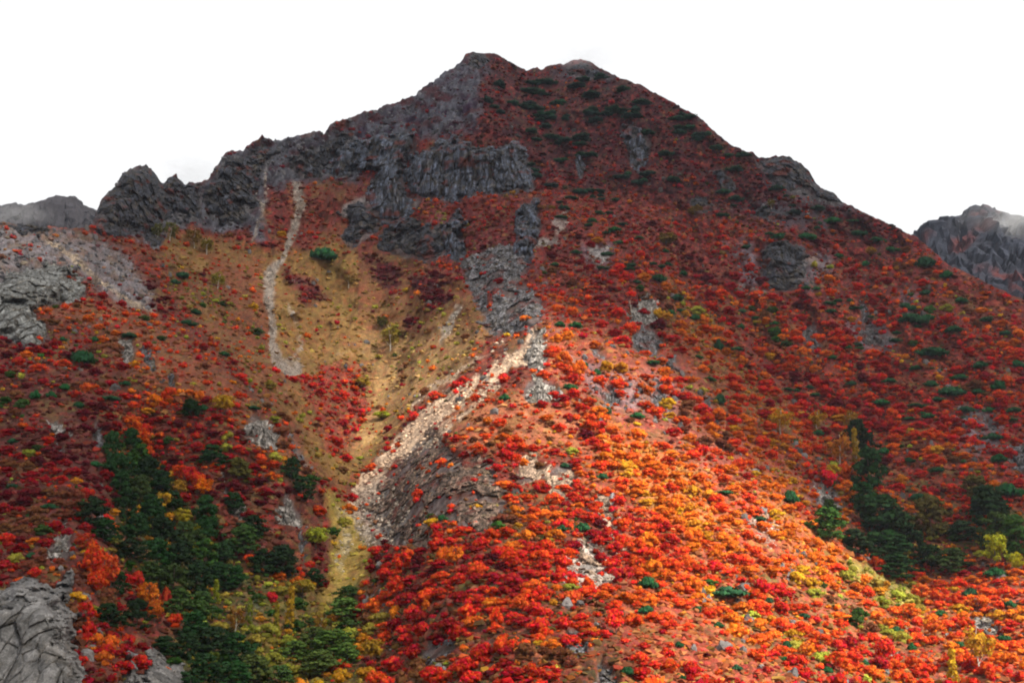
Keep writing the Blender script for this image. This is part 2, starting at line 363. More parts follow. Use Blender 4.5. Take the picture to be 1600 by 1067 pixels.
# crags and outcrops: (outline in the photograph, kind of stone, height in metres, label)
ROCKS = [
 ([(149,352),(152,330),(160,312),(172,298),(187,288),(190,274),(196,268),(209,262),(226,257),(236,262),(243,270),(251,284),(262,300),(272,342),(258,352),(252,390),(236,386),(222,368),(205,362),(189,368),(165,366)], 'dark', 9, 'dark hunched crag standing on the left skyline with a cave at its foot'),
 ([(256,292),(263,282),(270,277),(276,275),(283,284),(292,290),(312,288),(318,310),(310,345),(285,348),(268,330)], 'dark', 5, 'low jagged crag with a small fin just right of the hunched skyline crag'),
 ([(318,300),(336,268),(352,246),(382,240),(410,222),(430,235),(420,262),(400,285),(408,318),(385,345),(350,350),(322,338)], 'dark', 6, 'broken grey brown crag face on the left skyline above the maroon scrub'),
 ([(655,240),(689,215),(716,213),(736,230),(777,238),(804,219),(824,246),(837,273),(837,300),(780,306),(750,303),(709,317),(689,310),(655,308),(635,293),(630,266),(645,245)], 'column', 9, 'great blue grey cliff of upright columns below the summit'),
 ([(500,272),(520,238),(560,222),(600,208),(640,203),(652,225),(632,260),(634,298),(658,312),(640,340),(605,350),(585,332),(562,318),(576,296),(592,270),(560,262),(540,280)], 'column', 7, 'long blue grey cliff running left from the great columned cliff'),
 ([(450,240),(500,225),(540,205),(560,215),(520,240),(500,275),(470,280),(452,262)], 'dark', 4, 'grey rubble cliff under the left shoulder of the summit ridge'),
 ([(528,330),(560,312),(585,325),(600,350),(575,372),(548,392),(532,370),(545,350)], 'dark', 3, 'dark stony rib falling from the left end of the long cliff'),
 ([(588,388),(600,355),(640,342),(675,352),(695,345),(700,395),(668,412),(630,400)], 'dark', 5, 'grey crag hanging below the long cliff at the head of the bowl'),
 ([(692,352),(712,322),(722,350),(726,392),(715,410),(698,395)], 'column', 4, 'narrow upright rock rib directly under the columned cliff'),
 ([(812,322),(836,312),(848,352),(834,392),(826,420),(812,400),(806,350)], 'column', 4, 'ragged upper rib of grey rock right of the columned cliff foot'),
 ([(722,412),(752,388),(790,382),(815,402),(826,425),(800,452),(770,448),(742,470),(728,446)], 'grey', 4, 'rough greenish grey crag in the middle of the rib above the bowl'),
 ([(770,470),(790,445),(830,440),(848,470),(846,500),(828,512),(800,524),(768,524),(752,500)], 'grey', 6, 'blocky pale crag with a dark notch just above the bright scree'),
 ([(740,455),(760,452),(762,490),(748,490)], 'grey', 2.5, 'small rock knob left of the notched pale crag'),
 ([(837,513),(851,515),(854,545),(852,569),(840,582),(822,572),(812,556),(820,536)], 'pale', 3.5, 'pale broken rocks crowning the top of the bright scree'),
 ([(841,580),(856,585),(866,598),(877,622),(860,628),(824,628),(814,616),(824,597)], 'pale', 4, 'white blocky outcrop on the spur crest under the scree head'),
 ([(1000,458),(1012,462),(1024,475),(1034,490),(1033,503),(1022,508),(1005,503),(985,500),(983,491),(993,479)], 'pale', 5, 'upper block of the rock tower with a dark overhang beneath'),
 ([(1005,508),(1023,510),(1036,536),(1032,550),(1019,559),(992,550),(983,537),(990,522)], 'grey', 5, 'lower grey body of the rock tower on the spur'),
 ([(1028,556),(1055,553),(1066,570),(1076,590),(1060,578),(1037,576)], 'grey', 2.5, 'rocky tail trailing right from the foot of the rock tower'),
 ([(918,541),(930,537),(938,548),(952,556),(948,562),(928,556)], 'grey', 2.2, 'pair of smooth boulders in red scrub left of the rock tower'),
 ([(937,608),(950,604),(965,612),(970,630),(955,636),(940,628)], 'grey', 2.5, 'rounded grey outcrop with brown top below the boulder pair'),
 ([(1012,602),(1030,598),(1042,625),(1036,642),(1020,640)], 'grey', 2.2, 'upright grey slab below the rock tower tail'),
 ([(1100,622),(1112,625),(1128,655),(1126,674),(1112,668),(1104,645)], 'grey', 2.2, 'grey stone streak in red scrub on the upper spur'),
 ([(1188,408),(1200,384),(1232,376),(1256,390),(1264,420),(1252,446),(1236,454),(1204,452),(1188,436)], 'dark', 6, 'bulky dark crag in the middle of the right slope'),
 ([(1108,268),(1128,262),(1146,285),(1150,298),(1128,290)], 'dark', 2.5, 'small dark crag high on the right ridge below the skyline'),
 ([(1178,252),(1203,249),(1213,245),(1236,247),(1252,258),(1266,275),(1276,290),(1300,302),(1318,318),(1300,322),(1262,308),(1230,300),(1200,278)], 'dark', 6, 'rounded dark knob of rock on the right skyline'),
 ([(963,198),(985,195),(1006,205),(1020,222),(1016,240),(998,272),(984,256),(976,222)], 'column', 4, 'grey cliff patch high on the red right face below the second summit'),
 ([(900,243),(910,240),(916,262),(910,284),(902,272)], 'column', 3, 'thin grey rock pillar right of the columned cliff'),
 ([(1078,312),(1100,308),(1120,325),(1105,332),(1085,328)], 'dark', 2.5, 'low dark rock band among crimson scrub on the right face'),
 ([(1165,332),(1200,326),(1232,332),(1225,344),(1190,342)], 'dark', 2.5, 'flat topped grey rib crossing the right face under the knob'),
 ([(1256,508),(1275,504),(1282,525),(1290,545),(1270,552),(1258,535)], 'grey', 2.5, 'grey outcrop alone in vermilion scrub on the right slope'),
 ([(1338,516),(1360,508),(1392,524),(1385,536),(1350,536)], 'grey', 2.5, 'broad low grey outcrop on the far right slope'),
 ([(1344,470),(1353,470),(1356,500),(1346,504)], 'grey', 2, 'small upright stone above the broad low outcrop'),
 ([(1275,768),(1286,758),(1304,768),(1309,795),(1298,806),(1288,792),(1278,788)], 'pale', 3, 'white outcrop beside the gold shrubs where the right valley begins'),
 ([(1580,690),(1600,682),(1625,690),(1630,735),(1600,748),(1580,735)], 'grey', 4, 'grey crag at the far right edge of the slope'),
 ([(1512,684),(1526,682),(1534,696),(1522,702)], 'grey', 1.8, 'small grey stone on the shaded right slope above the dark conifers'),
 ([(1538,652),(1552,648),(1562,670),(1548,676)], 'grey', 1.8, 'small grey stone between dwarf pines on the right slope'),
 ([(1510,962),(1530,955),(1548,960),(1566,985),(1560,996),(1535,990)], 'pale', 3, 'pale ribbed rocks in sunlit scrub at the lower right'),
 ([(1170,728),(1184,728),(1192,742),(1180,746)], 'pale', 1.8, 'small white rock with a dark gap on the sunlit spur crest'),
 ([(1386,1012),(1400,1014),(1404,1026),(1392,1028)], 'pale', 1.5, 'small round pale boulder among orange shrubs at the lower right'),
 ([(608,742),(640,700),(672,662),(700,700),(720,712),(745,708),(772,722),(774,750),(795,762),(790,792),(766,826),(742,832),(700,812),(672,805),(668,858),(640,852),(610,850),(588,822),(562,800),(585,775)], 'brown', 3.0, 'broad brown crag of shattered rock right of the bright scree'),
 ([(806,762),(812,722),(830,710),(860,732),(892,724),(902,752),(888,782),(862,774),(850,746),(825,752)], 'tan', 2.5, 'tan broken outcrop in the middle of the spur face'),
 ([(862,752),(875,750),(886,768),(884,780),(870,774)], 'grey', 2, 'dark boulder at the lower end of the tan outcrop'),
 ([(922,778),(945,764),(962,782),(958,800),(972,830),(955,822),(934,798)], 'tan', 2.5, 'tan rocks strung down the spur right of the tan outcrop'),
 ([(940,770),(952,768),(960,782),(957,797),(946,788)], 'grey', 2, 'smooth grey boulder lodged at the top of the tan rocks'),
 ([(890,862),(920,842),(948,872),(942,896),(905,905)], 'tan', 2, 'stony rubble bank among crimson shrubs on the lower spur'),
 ([(650,1052),(656,1024),(664,1002),(680,996),(684,988),(709,988),(712,1012),(690,1030),(676,1048)], 'grey', 3.5, 'smooth pale grey boulders near the bottom centre'),
 ([(874,1012),(890,980),(905,974),(920,1018),(902,1028),(884,1018)], 'grey', 3, 'cone shaped grey rock among red shrubs at the bottom'),
 ([(925,1075),(936,1030),(952,1040),(972,1075),(950,1085)], 'grey', 3, 'dark rock cut by the lower edge below the cone shaped rock'),
 ([(-160,900),(-60,905),(0,923),(34,896),(61,909),(91,906),(108,889),(118,896),(112,926),(101,943),(118,970),(118,1004),(135,1044),(140,1090),(140,1140),(-160,1140)], 'slab', 8, 'huge smooth grey cliff filling the lower left corner'),
 ([(98,806),(106,815),(112,832),(108,876),(80,880),(72,855),(94,842)], 'pale', 3, 'thin pale pinnacle above the huge lower left cliff'),
 ([(202,992),(216,1011),(212,1067),(205,1100),(180,1100),(186,1060)], 'slab', 3, 'narrow grey slab right of the huge lower left cliff'),
 ([(226,1004),(256,1031),(287,1038),(305,1075),(300,1110),(212,1110),(223,1031)], 'slab', 4, 'sloping grey slab at the bottom under the left conifers'),
 ([(0,436),(20,416),(84,409),(115,426),(135,456),(128,470),(67,477),(51,490),(84,528),(40,544),(-10,520),(-120,500),(-140,440)], 'face', 5, 'large pale grey rock face at the left edge under the rubble slope'),
 ([(182,527),(209,525),(210,548),(206,567),(196,573),(188,555)], 'pale', 2.5, 'pale grooved rock in scrub below the left rubble slope'),
 ([(213,540),(225,538),(245,575),(238,580),(222,560)], 'grey', 2, 'grey stone trailing right of the pale grooved rock'),
 ([(378,660),(395,645),(408,642),(425,668),(437,690),(432,703),(400,692),(380,682)], 'pale', 4, 'pointed pale outcrop on the left ridge beside the bowl'),
 ([(447,672),(456,674),(475,705),(486,732),(478,734),(460,705)], 'grey', 2, 'thin line of grey rock down the left ridge'),
 ([(432,800),(449,766),(462,785),(478,815),(472,822),(440,820)], 'pale', 3.5, 'pale triangular outcrop above the yellow grass gully'),
 ([(468,822),(478,824),(482,870),(476,880),(468,850)], 'grey', 2, 'grey rib hanging under the triangular outcrop'),
 ([(356,797),(372,770),(380,772),(387,815),(372,812)], 'pale', 2.5, 'small spiky pale rocks among dark shrubs on the left slope'),
 ([(344,740),(352,736),(358,770),(350,772)], 'pale', 1.8, 'slim pale stone above the spiky pale rocks'),
 ([(74,658),(92,656),(102,676),(92,684),(80,676)], 'pale', 2, 'two pale stones on the maroon left slope'),
 ([(108,664),(114,664),(116,684),(109,684)], 'pale', 1.6, 'upright pale stone right of the two pale stones'),
 ([(88,694),(100,696),(104,708),(92,708)], 'grey', 1.6, 'low grey stone under the two pale stones'),
 ([(143,664),(152,660),(163,685),(160,704),(150,700)], 'grey', 2.2, 'grey craggy rib above the dark conifer band'),
 ([(262,588),(276,590),(274,606),(264,604)], 'grey', 1.8, 'small grey rock above the vermilion shrubs on the left slope'),
 ([(10,350),(70,350),(78,362),(30,364)], 'dark', 2, 'dark rocky step on the crest of the left rubble slope'),
 ([(1100,900),(1112,895),(1120,915),(1112,922)], 'grey', 1.8, 'small bluish rock half hidden in the sunlit shrubs'),
 ([(735,84),(757,83),(765,96),(748,108),(730,104)], 'dark', 2.5, 'grey rocks on the tip of the main summit'),
 ([(884,104),(906,97),(930,106),(950,118),(920,122),(890,116)], 'dark', 2.5, 'misty grey rocks on the second summit'),
]
ROCKM = np.zeros(RU.shape)
for poly, kind, h, lab in ROCKS:
    s, q = region(poly, .5, 20)
    ROCKM[s] = np.maximum(ROCKM[s], smooth(-3, 2, q))

def samp(grid, u, v):
    return bil(grid, RU0, RV0, ST, u, v)
print('masks', round(time.time() - T0, 1))

# ------------------------------------------------------------------ mesh helpers and materials
def new_mesh(name, verts, faces, attr=None, smooth_shade=False, mats=()):
    """faces: (n,k) int array; attr: per-vertex colours"""
    me = bpy.data.meshes.new(name)
    verts = np.asarray(verts, np.float32); faces = np.asarray(faces, np.int32)
    n, k = faces.shape
    me.vertices.add(len(verts)); me.vertices.foreach_set('co', verts.ravel())
    me.loops.add(n * k); me.loops.foreach_set('vertex_index', faces.ravel())
    me.polygons.add(n)
    me.polygons.foreach_set('loop_start', np.arange(0, n * k, k, dtype=np.int32))
    me.polygons.foreach_set('loop_total', np.full(n, k, np.int32))
    me.polygons.foreach_set('use_smooth', np.full(n, smooth_shade, bool))
    if attr is not None:
        a = me.color_attributes.new('Col', 'FLOAT_COLOR', 'POINT')
        c = np.ones((len(verts), 4), np.float32); c[:, :3] = attr
        a.data.foreach_set('color', c.ravel())
    for m in mats: me.materials.append(m)
    me.update(calc_edges=True)
    return me

def obj(name, me, parent=None, kind=None, label=None, cat=None, group=None):
    o = bpy.data.objects.new(name, me); col.objects.link(o)
    if parent: o.parent = parent
    if kind: o['kind'] = kind
    if label: o['label'] = label
    if cat: o['category'] = cat
    if group: o['group'] = group
    return o

def mat(name):
    m = bpy.data.materials.new(name); m.use_nodes = True
    nt = m.node_tree
    return m, nt, nt.nodes['Principled BSDF'], nt.nodes['Material Output']

def N(nt, t, **kw):
    n = nt.nodes.new(t)
    for k, v in kw.items():
        if k in n.inputs.keys(): n.inputs[k].default_value = v
        else: setattr(n, k, v)
    return n

def ground_material(name, rough=.95, bump=.6, scale=.35, contrast=.5):
    m, nt, b, out = mat(name)
    at = N(nt, 'ShaderNodeAttribute', attribute_name='Col')
    tcn = N(nt, 'ShaderNodeTexCoord')
    n1 = N(nt, 'ShaderNodeTexNoise', Scale=scale, Detail=8.0, Roughness=.7)
    n2 = N(nt, 'ShaderNodeTexNoise', Scale=scale * 4, Detail=4.0, Roughness=.7)
    nt.links.new(tcn.outputs['Object'], n1.inputs['Vector']); nt.links.new(tcn.outputs['Object'], n2.inputs['Vector'])
    r1 = N(nt, 'ShaderNodeMapRange'); r1.inputs['From Min'].default_value = .3; r1.inputs['From Max'].default_value = .7
    r1.inputs['To Min'].default_value = 1 - contrast; r1.inputs['To Max'].default_value = 1 + contrast
    nt.links.new(n1.outputs['Fac'], r1.inputs['Value'])
    r2 = N(nt, 'ShaderNodeMapRange'); r2.inputs['From Min'].default_value = .3; r2.inputs['From Max'].default_value = .7
    r2.inputs['To Min'].default_value = .7; r2.inputs['To Max'].default_value = 1.3
    nt.links.new(n2.outputs['Fac'], r2.inputs['Value'])
    mu = N(nt, 'ShaderNodeMath', operation='MULTIPLY'); nt.links.new(r1.outputs[0], mu.inputs[0]); nt.links.new(r2.outputs[0], mu.inputs[1])
    vm = N(nt, 'ShaderNodeVectorMath', operation='SCALE')
    nt.links.new(at.outputs['Color'], vm.inputs[0]); nt.links.new(mu.outputs[0], vm.inputs['Scale'])
    nt.links.new(vm.outputs[0], b.inputs['Base Color'])
    b.inputs['Roughness'].default_value = rough
    b.inputs['Specular IOR Level'].default_value = .15
    bp = N(nt, 'ShaderNodeBump', Strength=bump, Distance=.6)
    nt.links.new(n2.outputs['Fac'], bp.inputs['Height']); nt.links.new(bp.outputs[0], b.inputs['Normal'])
    return m

M_GROUND = ground_material('mountain_ground')
M_ROCK = ground_material('rock_stone', .85, .5, .5, .35)
M_STONE = ground_material('scree_stone', .9, .3, 1.5, .25)

def leaf_material(name, per_object, translucent=.22):
    m, nt, b, out = mat(name)
    if per_object:
        src = N(nt, 'ShaderNodeObjectInfo').outputs['Color']
    else:
        src = N(nt, 'ShaderNodeAttribute', attribute_name='Col').outputs['Color']
    geo = N(nt, 'ShaderNodeNewGeometry')
    r = N(nt, 'ShaderNodeMapRange'); r.inputs['To Min'].default_value = .62; r.inputs['To Max'].default_value = 1.32
    nt.links.new(geo.outputs['Random Per Island'], r.inputs['Value'])
    hs = N(nt, 'ShaderNodeHueSaturation')
    rh = N(nt, 'ShaderNodeMapRange'); rh.inputs['To Min'].default_value = .488; rh.inputs['To Max'].default_value = .52
    mm = N(nt, 'ShaderNodeMath', operation='MULTIPLY'); mm.inputs[1].default_value = 7.31
    fr = N(nt, 'ShaderNodeMath', operation='FRACT')
    nt.links.new(geo.outputs['Random Per Island'], mm.inputs[0]); nt.links.new(mm.outputs[0], fr.inputs[0]); nt.links.new(fr.outputs[0], rh.inputs['Value'])
    nt.links.new(rh.outputs[0], hs.inputs['Hue']); nt.links.new(r.outputs[0], hs.inputs['Value']); nt.links.new(src, hs.inputs['Color'])
    d = N(nt, 'ShaderNodeBsdfDiffuse'); t = N(nt, 'ShaderNodeBsdfTranslucent'); mx = N(nt, 'ShaderNodeMixShader'); mx.inputs[0].default_value = translucent
    nt.links.new(hs.outputs[0], d.inputs['Color']); nt.links.new(hs.outputs[0], t.inputs['Color'])
    nt.links.new(d.outputs[0], mx.inputs[1]); nt.links.new(t.outputs[0], mx.inputs[2]); nt.links.new(mx.outputs[0], out.inputs['Surface'])
    return m
M_LEAF = leaf_material('autumn_leaves', True)
M_LEAF_MASS = leaf_material('autumn_leaves_mass', False)
M_NEEDLE = leaf_material('evergreen_needles', True, .08)
def bark_material(name, c):
    m, nt, b, out = mat(name)
    nn = N(nt, 'ShaderNodeTexNoise', Scale=3.0, Detail=4.0)
    cr = N(nt, 'ShaderNodeMixRGB'); cr.inputs[1].default_value = (*[x * .55 for x in c], 1); cr.inputs[2].default_value = (*c, 1)
    nt.links.new(nn.outputs['Fac'], cr.inputs[0]); nt.links.new(cr.outputs[0], b.inputs['Base Color']); b.inputs['Roughness'].default_value = .9
    return m
M_BARK = bark_material('dark_bark', (.10, .07, .05)); M_PALE_BARK = bark_material('birch_bark', (.55, .50, .42))

# ------------------------------------------------------------------ the mountain
def grid_faces(nr, nc):
    a = np.arange(nr * nc).reshape(nr, nc)
    return np.stack([a[:-1, :-1], a[:-1, 1:], a[1:, 1:], a[1:, :-1]], -1).reshape(-1, 4)
def normals(P):
    du = np.gradient(P, axis=1); dv_ = np.gradient(P, axis=0)
    n = np.cross(du, dv_); n /= np.linalg.norm(n, axis=-1, keepdims=True) + 1e-9
    return n

NB = normals(BASE)
rockv = samp(ROCKM, UU, VV); roughv = samp(ROUGH, UU, VV); screev = samp(SCREE, UU, VV)
X, Y, Z = BASE[..., 0], BASE[..., 1], BASE[..., 2]
fade_top = smooth(0, 10, (VV - vsky[None, :]))          # keep the skyline where it is
relief = fbm(X / 46, Y / 46, Z / 46, 4, 101) * 6.0 + fbm(X / 15, Y / 34, Z / 34, 3, 111, ridged=True) * 2.6
relief += fbm(X / 7, Y / 7, Z / 7, 3, 121) * .55
relief += (fbm((X + relief * 2) / 34, Z / 150, Y / 300, 3, 125, ridged=True) - .2) * 9.0 * smooth(700, 560, VV)
relief += fbm(X / 95, Y / 95, Z / 70, 2, 127) * 7
w1, w2, wi, wt = worley(X / 5.5, Y / 5.5, Z / 8.5, 131)
blocks = wt * 2.2 + (wi - .5) * 1.6 - smooth(.16, 0, w2 - w1) * .8
w1b, w2b, wib, wtb = worley(X / 2.1, Y / 2.1, Z / 2.8, 141)
blocks2 = wtb * .9 + (wib - .5) * .7
big = relief * (.35 + .65 * fade_top) * 1.7
disp = blocks * roughv * 1.25 * (.5 + .5 * fade_top) + blocks2 * (roughv + .25 * screev) * .9
disp -= rockv * 1.2
veg = (1 - .6 * rockv) * (1 - screev) * (1 - roughv) * (.35 + .65 * samp(D, UU, VV))
c1, c2, ci, _t = worley(X / 2.6 + relief * .1, Y / 3.6, Z / 2.2, 151)
e1, e2, ei, _t = worley(X / 1.3, Y / 1.9, Z / 1.1, 161)
disp += veg * ((1 - c1) * 1.1 + (1 - e1) * .5)
TOW = CAM - BASE; TOW /= np.linalg.norm(TOW, axis=-1, keepdims=True)
TER = BASE + TOW * big[..., None] + NB * disp[..., None]

Gv = samp(G, UU, VV) * (np.array([.74, .67, .71]) * (1 - smooth(560, 420, VV) * (UU > 560))[..., None] + np.array([.62, .40, .66]) * (smooth(560, 420, VV) * (UU > 560))[..., None])  # upper right ground tinted darker, its shade put into the colour
# streaks and patches in the cover
n_a = fbm(X / 22, Y / 22, Z / 22, 4, 201); n_b = fbm(X / 5, Y / 5, Z / 5, 3, 211); n_c = fbm(X / 1.6, Y / 1.6, Z / 1.6, 2, 221)
c = Gv * (1 + .35 * n_a + .3 * n_b + .3 * n_c)[..., None]
Wg = samp(Wt, UU, VV)
_pi = lambda q: (Wg.cumsum(-1) < np.clip(q, 0, .999)[..., None]).sum(-1).clip(0, 8)
MUTED = PAL * .62 + PAL.mean(-1, keepdims=True) * .12
veg3 = veg[..., None]
aa = (np.clip((ci * 5.3 % 1) * 1.1 - .1, 0, 1) * .75)[..., None] * veg3
c = c * (1 - aa) + MUTED[_pi(ci)] * aa * (1.1 - .5 * c1)[..., None]
ab = (np.clip((ei * 7.7 % 1) * 1.4 - .5, 0, 1) * .7)[..., None] * veg3
c = c * (1 - ab) + MUTED[_pi((ei * 3.3) % 1)] * ab * 1.1
c = c * (1 - .35 * veg3 * smooth(.5, .95, c1)[..., None])  # creases between clumps darkened, shade between shrubs painted in
g_mix = smooth(.15, .5, fbm(X / 9, Y / 9, Z / 9, 3, 231)) * (1 - roughv) * (1 - .8 * smooth(520, 400, VV) * (UU > 700))
c = c * (1 - .45 * g_mix[..., None]) + np.array([.14, .10, .03]) * .45 * g_mix[..., None]
r_mix = smooth(.2, .55, fbm(X / 7, Y / 7, Z / 7, 3, 241)) * (1 - .7 * roughv)
c = c * (1 - .4 * r_mix[..., None]) + np.array([.20, .035, .025]) * .4 * r_mix[..., None]
gr_mix = smooth(.3, .6, fbm(X / 11, Y / 11, Z / 11, 3, 251)) * (VV > 600) * (1 - roughv)
c = c * (1 - .6 * gr_mix[..., None]) + np.array([.075, .085, .02]) * .6 * gr_mix[..., None]
mar = (smooth(.05, .4, fbm((X + Z) / 12, Y / 26, (Z - X * .5) / 9, 3, 261)) * (roughv > .6) * (VV < 345) * .8)[..., None]
stone = (.7 + .9 * wib + .25 * n_c)[..., None] * (np.array([.072, .074, .088]) * (1 + 1.1 * smooth(345, 365, VV))[..., None])
st_m = np.clip(roughv * smooth(.25, .7, wi * .6 + .5 * n_b + .3), 0, 1)[..., None]
c = c * (1 - st_m) + stone * st_m
c = c * (1 - mar) + np.array([.055, .013, .014]) * mar
sp = (smooth(.35, .7, n_c + .35 * n_b) * (.15 + .5 * smooth(.1, .5, n_a)) * .5)[..., None] * (1 - roughv[..., None])
c = c * (1 - sp) + np.array([.24, .21, .185]) * sp
sc = samp(SCOL, UU, VV) * (.45 + .85 * wib + .25 * n_c)[..., None]
sk = np.clip(screev * (.95 + .8 * n_b), 0, 1) * smooth(.15, .6, screev + .5 * n_b + .25 * n_c)
c = c * (1 - sk[..., None]) + sc * sk[..., None]
rk = np.array([.085, .08, .08]) * (.5 + 1.1 * wib)[..., None]
rkm = (smooth(.5, 1.0, rockv * (1 + .5 * n_b) + .25 * n_c - .1) * .75)[..., None]
c = c * (1 - rkm) + rk * rkm
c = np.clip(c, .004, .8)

# the slope goes on down to the valley floor and falls away behind the skyline
front = []
y0 = TER[0, :, 1]; z0 = TER[0, :, 2]
for k in range(12, 0, -1):
    f = k / 12.0
    p = TER[0].copy(); p[:, 2] = z0 * (1 - f) + (-1.5) * f
    p[:, 1] = y0 - 120 * f + fbm(us / 60, us * 0 + k * .7, octs=3, seed=301) * 6 * (1 - f)
    front.append(p)
back = []
for k in range(1, 16):
    f = k / 15.0
    p = TER[-1].copy(); drop = 1.5 * k + (TER[-1, :, 2] + 1.5) * f ** 1.3
    p[:, 2] = np.maximum(TER[-1, :, 2] - drop, -1.5 if k == 15 else -1.2)
    if k == 15: p[:, 2] = -1.5
    p[:, 1] += 3 * k + 420 * f ** 1.15
    p[:, 2] += fbm(p[:, 0] / 40, p[:, 1] / 40, octs=3, seed=311) * 4 * (0 if k > 13 else 1) * min(1, k / 6)
    back.append(p)
FULL = np.concatenate([np.stack(front), TER, np.stack(back)], 0)
CF = np.concatenate([np.repeat(c[:1], 12, 0), c, np.repeat(c[-1:], 15, 0)], 0)
lo = FULL[:, :1].copy(); hi = FULL[:, -1:].copy()
lo[..., 2] = -1.5; lo[..., 0] -= 150; hi[..., 2] = -1.5; hi[..., 0] += 150
FULL = np.concatenate([lo, FULL, hi], 1); CF = np.concatenate([CF[:, :1], CF, CF[:, -1:]], 1)
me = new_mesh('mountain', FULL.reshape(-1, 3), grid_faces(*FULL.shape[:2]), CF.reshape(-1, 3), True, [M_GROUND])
obj('mountain', me, kind='structure')
gm = ground_material('valley_ground', .95, .4, .02, .4)
me = new_mesh('ground', [(-3900, -3900, 0), (3900, -3900, 0), (3900, 3900, 0), (-3900, 3900, 0)], [(0, 1, 2, 3)], np.array([[.07, .06, .03]] * 4), False, [gm])
obj('ground', me, kind='structure')
print('mountain', round(time.time() - T0, 1))

def surf(u, v, grid=None):
    """point of the finished slope at photo position u, v"""
    g = TER if grid is None else grid
    u = np.asarray(u, float); v = np.asarray(v, float)
    i = np.clip(np.searchsorted(us, u, side='right') - 1, 0, NC - 2)
    fu = np.clip((u - us[i]) / (us[i + 1] - us[i]), 0, 1)
    vs = vsky[i] * (1 - fu) + vsky[i + 1] * fu
    t = np.clip((v - VBOT) / (vs - VBOT), 0, .9995) * (NR - 1)
    j = t.astype(int); fv = t - j
    fu = fu[..., None]; fv = fv[..., None]
    return (g[j, i] * (1 - fu) + g[j, i + 1] * fu) * (1 - fv) + (g[j + 1, i] * (1 - fu) + g[j + 1, i + 1] * fu) * fv

# ------------------------------------------------------------------ hills far behind
def far_hill(sky_pts, ytop, ybot, vbot, cA, cB, seed, amp):
    sp_ = np.array(sky_pts, float)
    uu = np.arange(sp_[0, 0], sp_[-1, 0] + .1, 2.5)
    vs = np.interp(uu, sp_[:, 0], sp_[:, 1]) + fbm(uu / 7, uu * 0, octs=3, seed=seed) * 1.6
    nr = 110
    t = np.linspace(0, 1, nr)[:, None]
    V_ = vbot + t * (vs[None] - vbot); U_ = np.repeat(uu[None], nr, 0)
    Y_ = ybot + (ytop - ybot) * t ** .8
    P = point(U_, V_, Y_)
    n = normals(P)
    x, y, z = P[..., 0], P[..., 1], P[..., 2]
    f1, f2, wi_, wt_ = worley(x / 10, y / 14, z / 24, seed)
    d = fbm(x / 60, y / 60, z / 110, 4, seed + 3, ridged=True) * amp + wt_ * amp * .5
    d *= .3 + .7 * smooth(1, .9, t)
    P = P + n * d[..., None]
    mixv = smooth(.0, .35, fbm(x / 30, y / 30, z / 30, 3, seed + 9) + .9 * (V_ - vs[None]) / 200 - .35)[..., None]
    cc = (np.array(cA) * (.75 + .5 * wi_)[..., None]) * (1 - mixv) + np.array(cB) * (1 + .4 * fbm(x / 9, y / 9, z / 9, 2, seed + 5))[..., None] * mixv
    rows = [P]; cs = [cc]
    for k in range(1, 9):
        p = P[-1].copy(); p[:, 1] += 60 * k; p[:, 2] = np.maximum(p[:, 2] - 2 - p[:, 2] * (k / 8) ** 1.2, -1.4); rows.append(p[None]); cs.append(cc[-1:])
    fr = P[0].copy(); fr[:, 1] -= 60; fr[:, 2] = -1.4
    P = np.concatenate([fr[None]] + rows, 0); cc = np.concatenate([cc[:1]] + cs, 0)
    P = np.concatenate([P[:, :1] * [1, 1, 0] + [-80, 0, -1.4], P, P[:, -1:] * [1, 1, 0] + [80, 0, -1.4]], 1); cc = np.concatenate([cc[:, :1], cc, cc[:, -1:]], 1)
    me = new_mesh('far_hill', P.reshape(-1, 3), grid_faces(*P.shape[:2]), np.clip(cc, .01, .8).reshape(-1, 3), False, [M_GROUND])
    return obj('hill', me, kind='structure')
far_hill([(-400,350),(-200,335),(-60,326),(0,322),(22,320),(40,323),(60,317),(90,310),(108,309),(118,310),(128,320),(150,331),(180,345),(300,380)], 1350, 1150, 470, (.018,.017,.021), (.03,.018,.017), 601, 12)
far_hill([(1250,450),(1340,420),(1400,395),(1432,366),(1437,360),(1447,350),(1455,346),(1462,351),(1466,346),(1472,349),(1477,341),(1492,338),(1500,334),(1512,328),(1517,322),(1535,321),(1552,327),(1570,335),(1590,340),(1640,344),(1750,370),(1900,440),(2050,520)], 1500, 1180, 560, (.012,.014,.022), (.045,.010,.010), 621, 20)

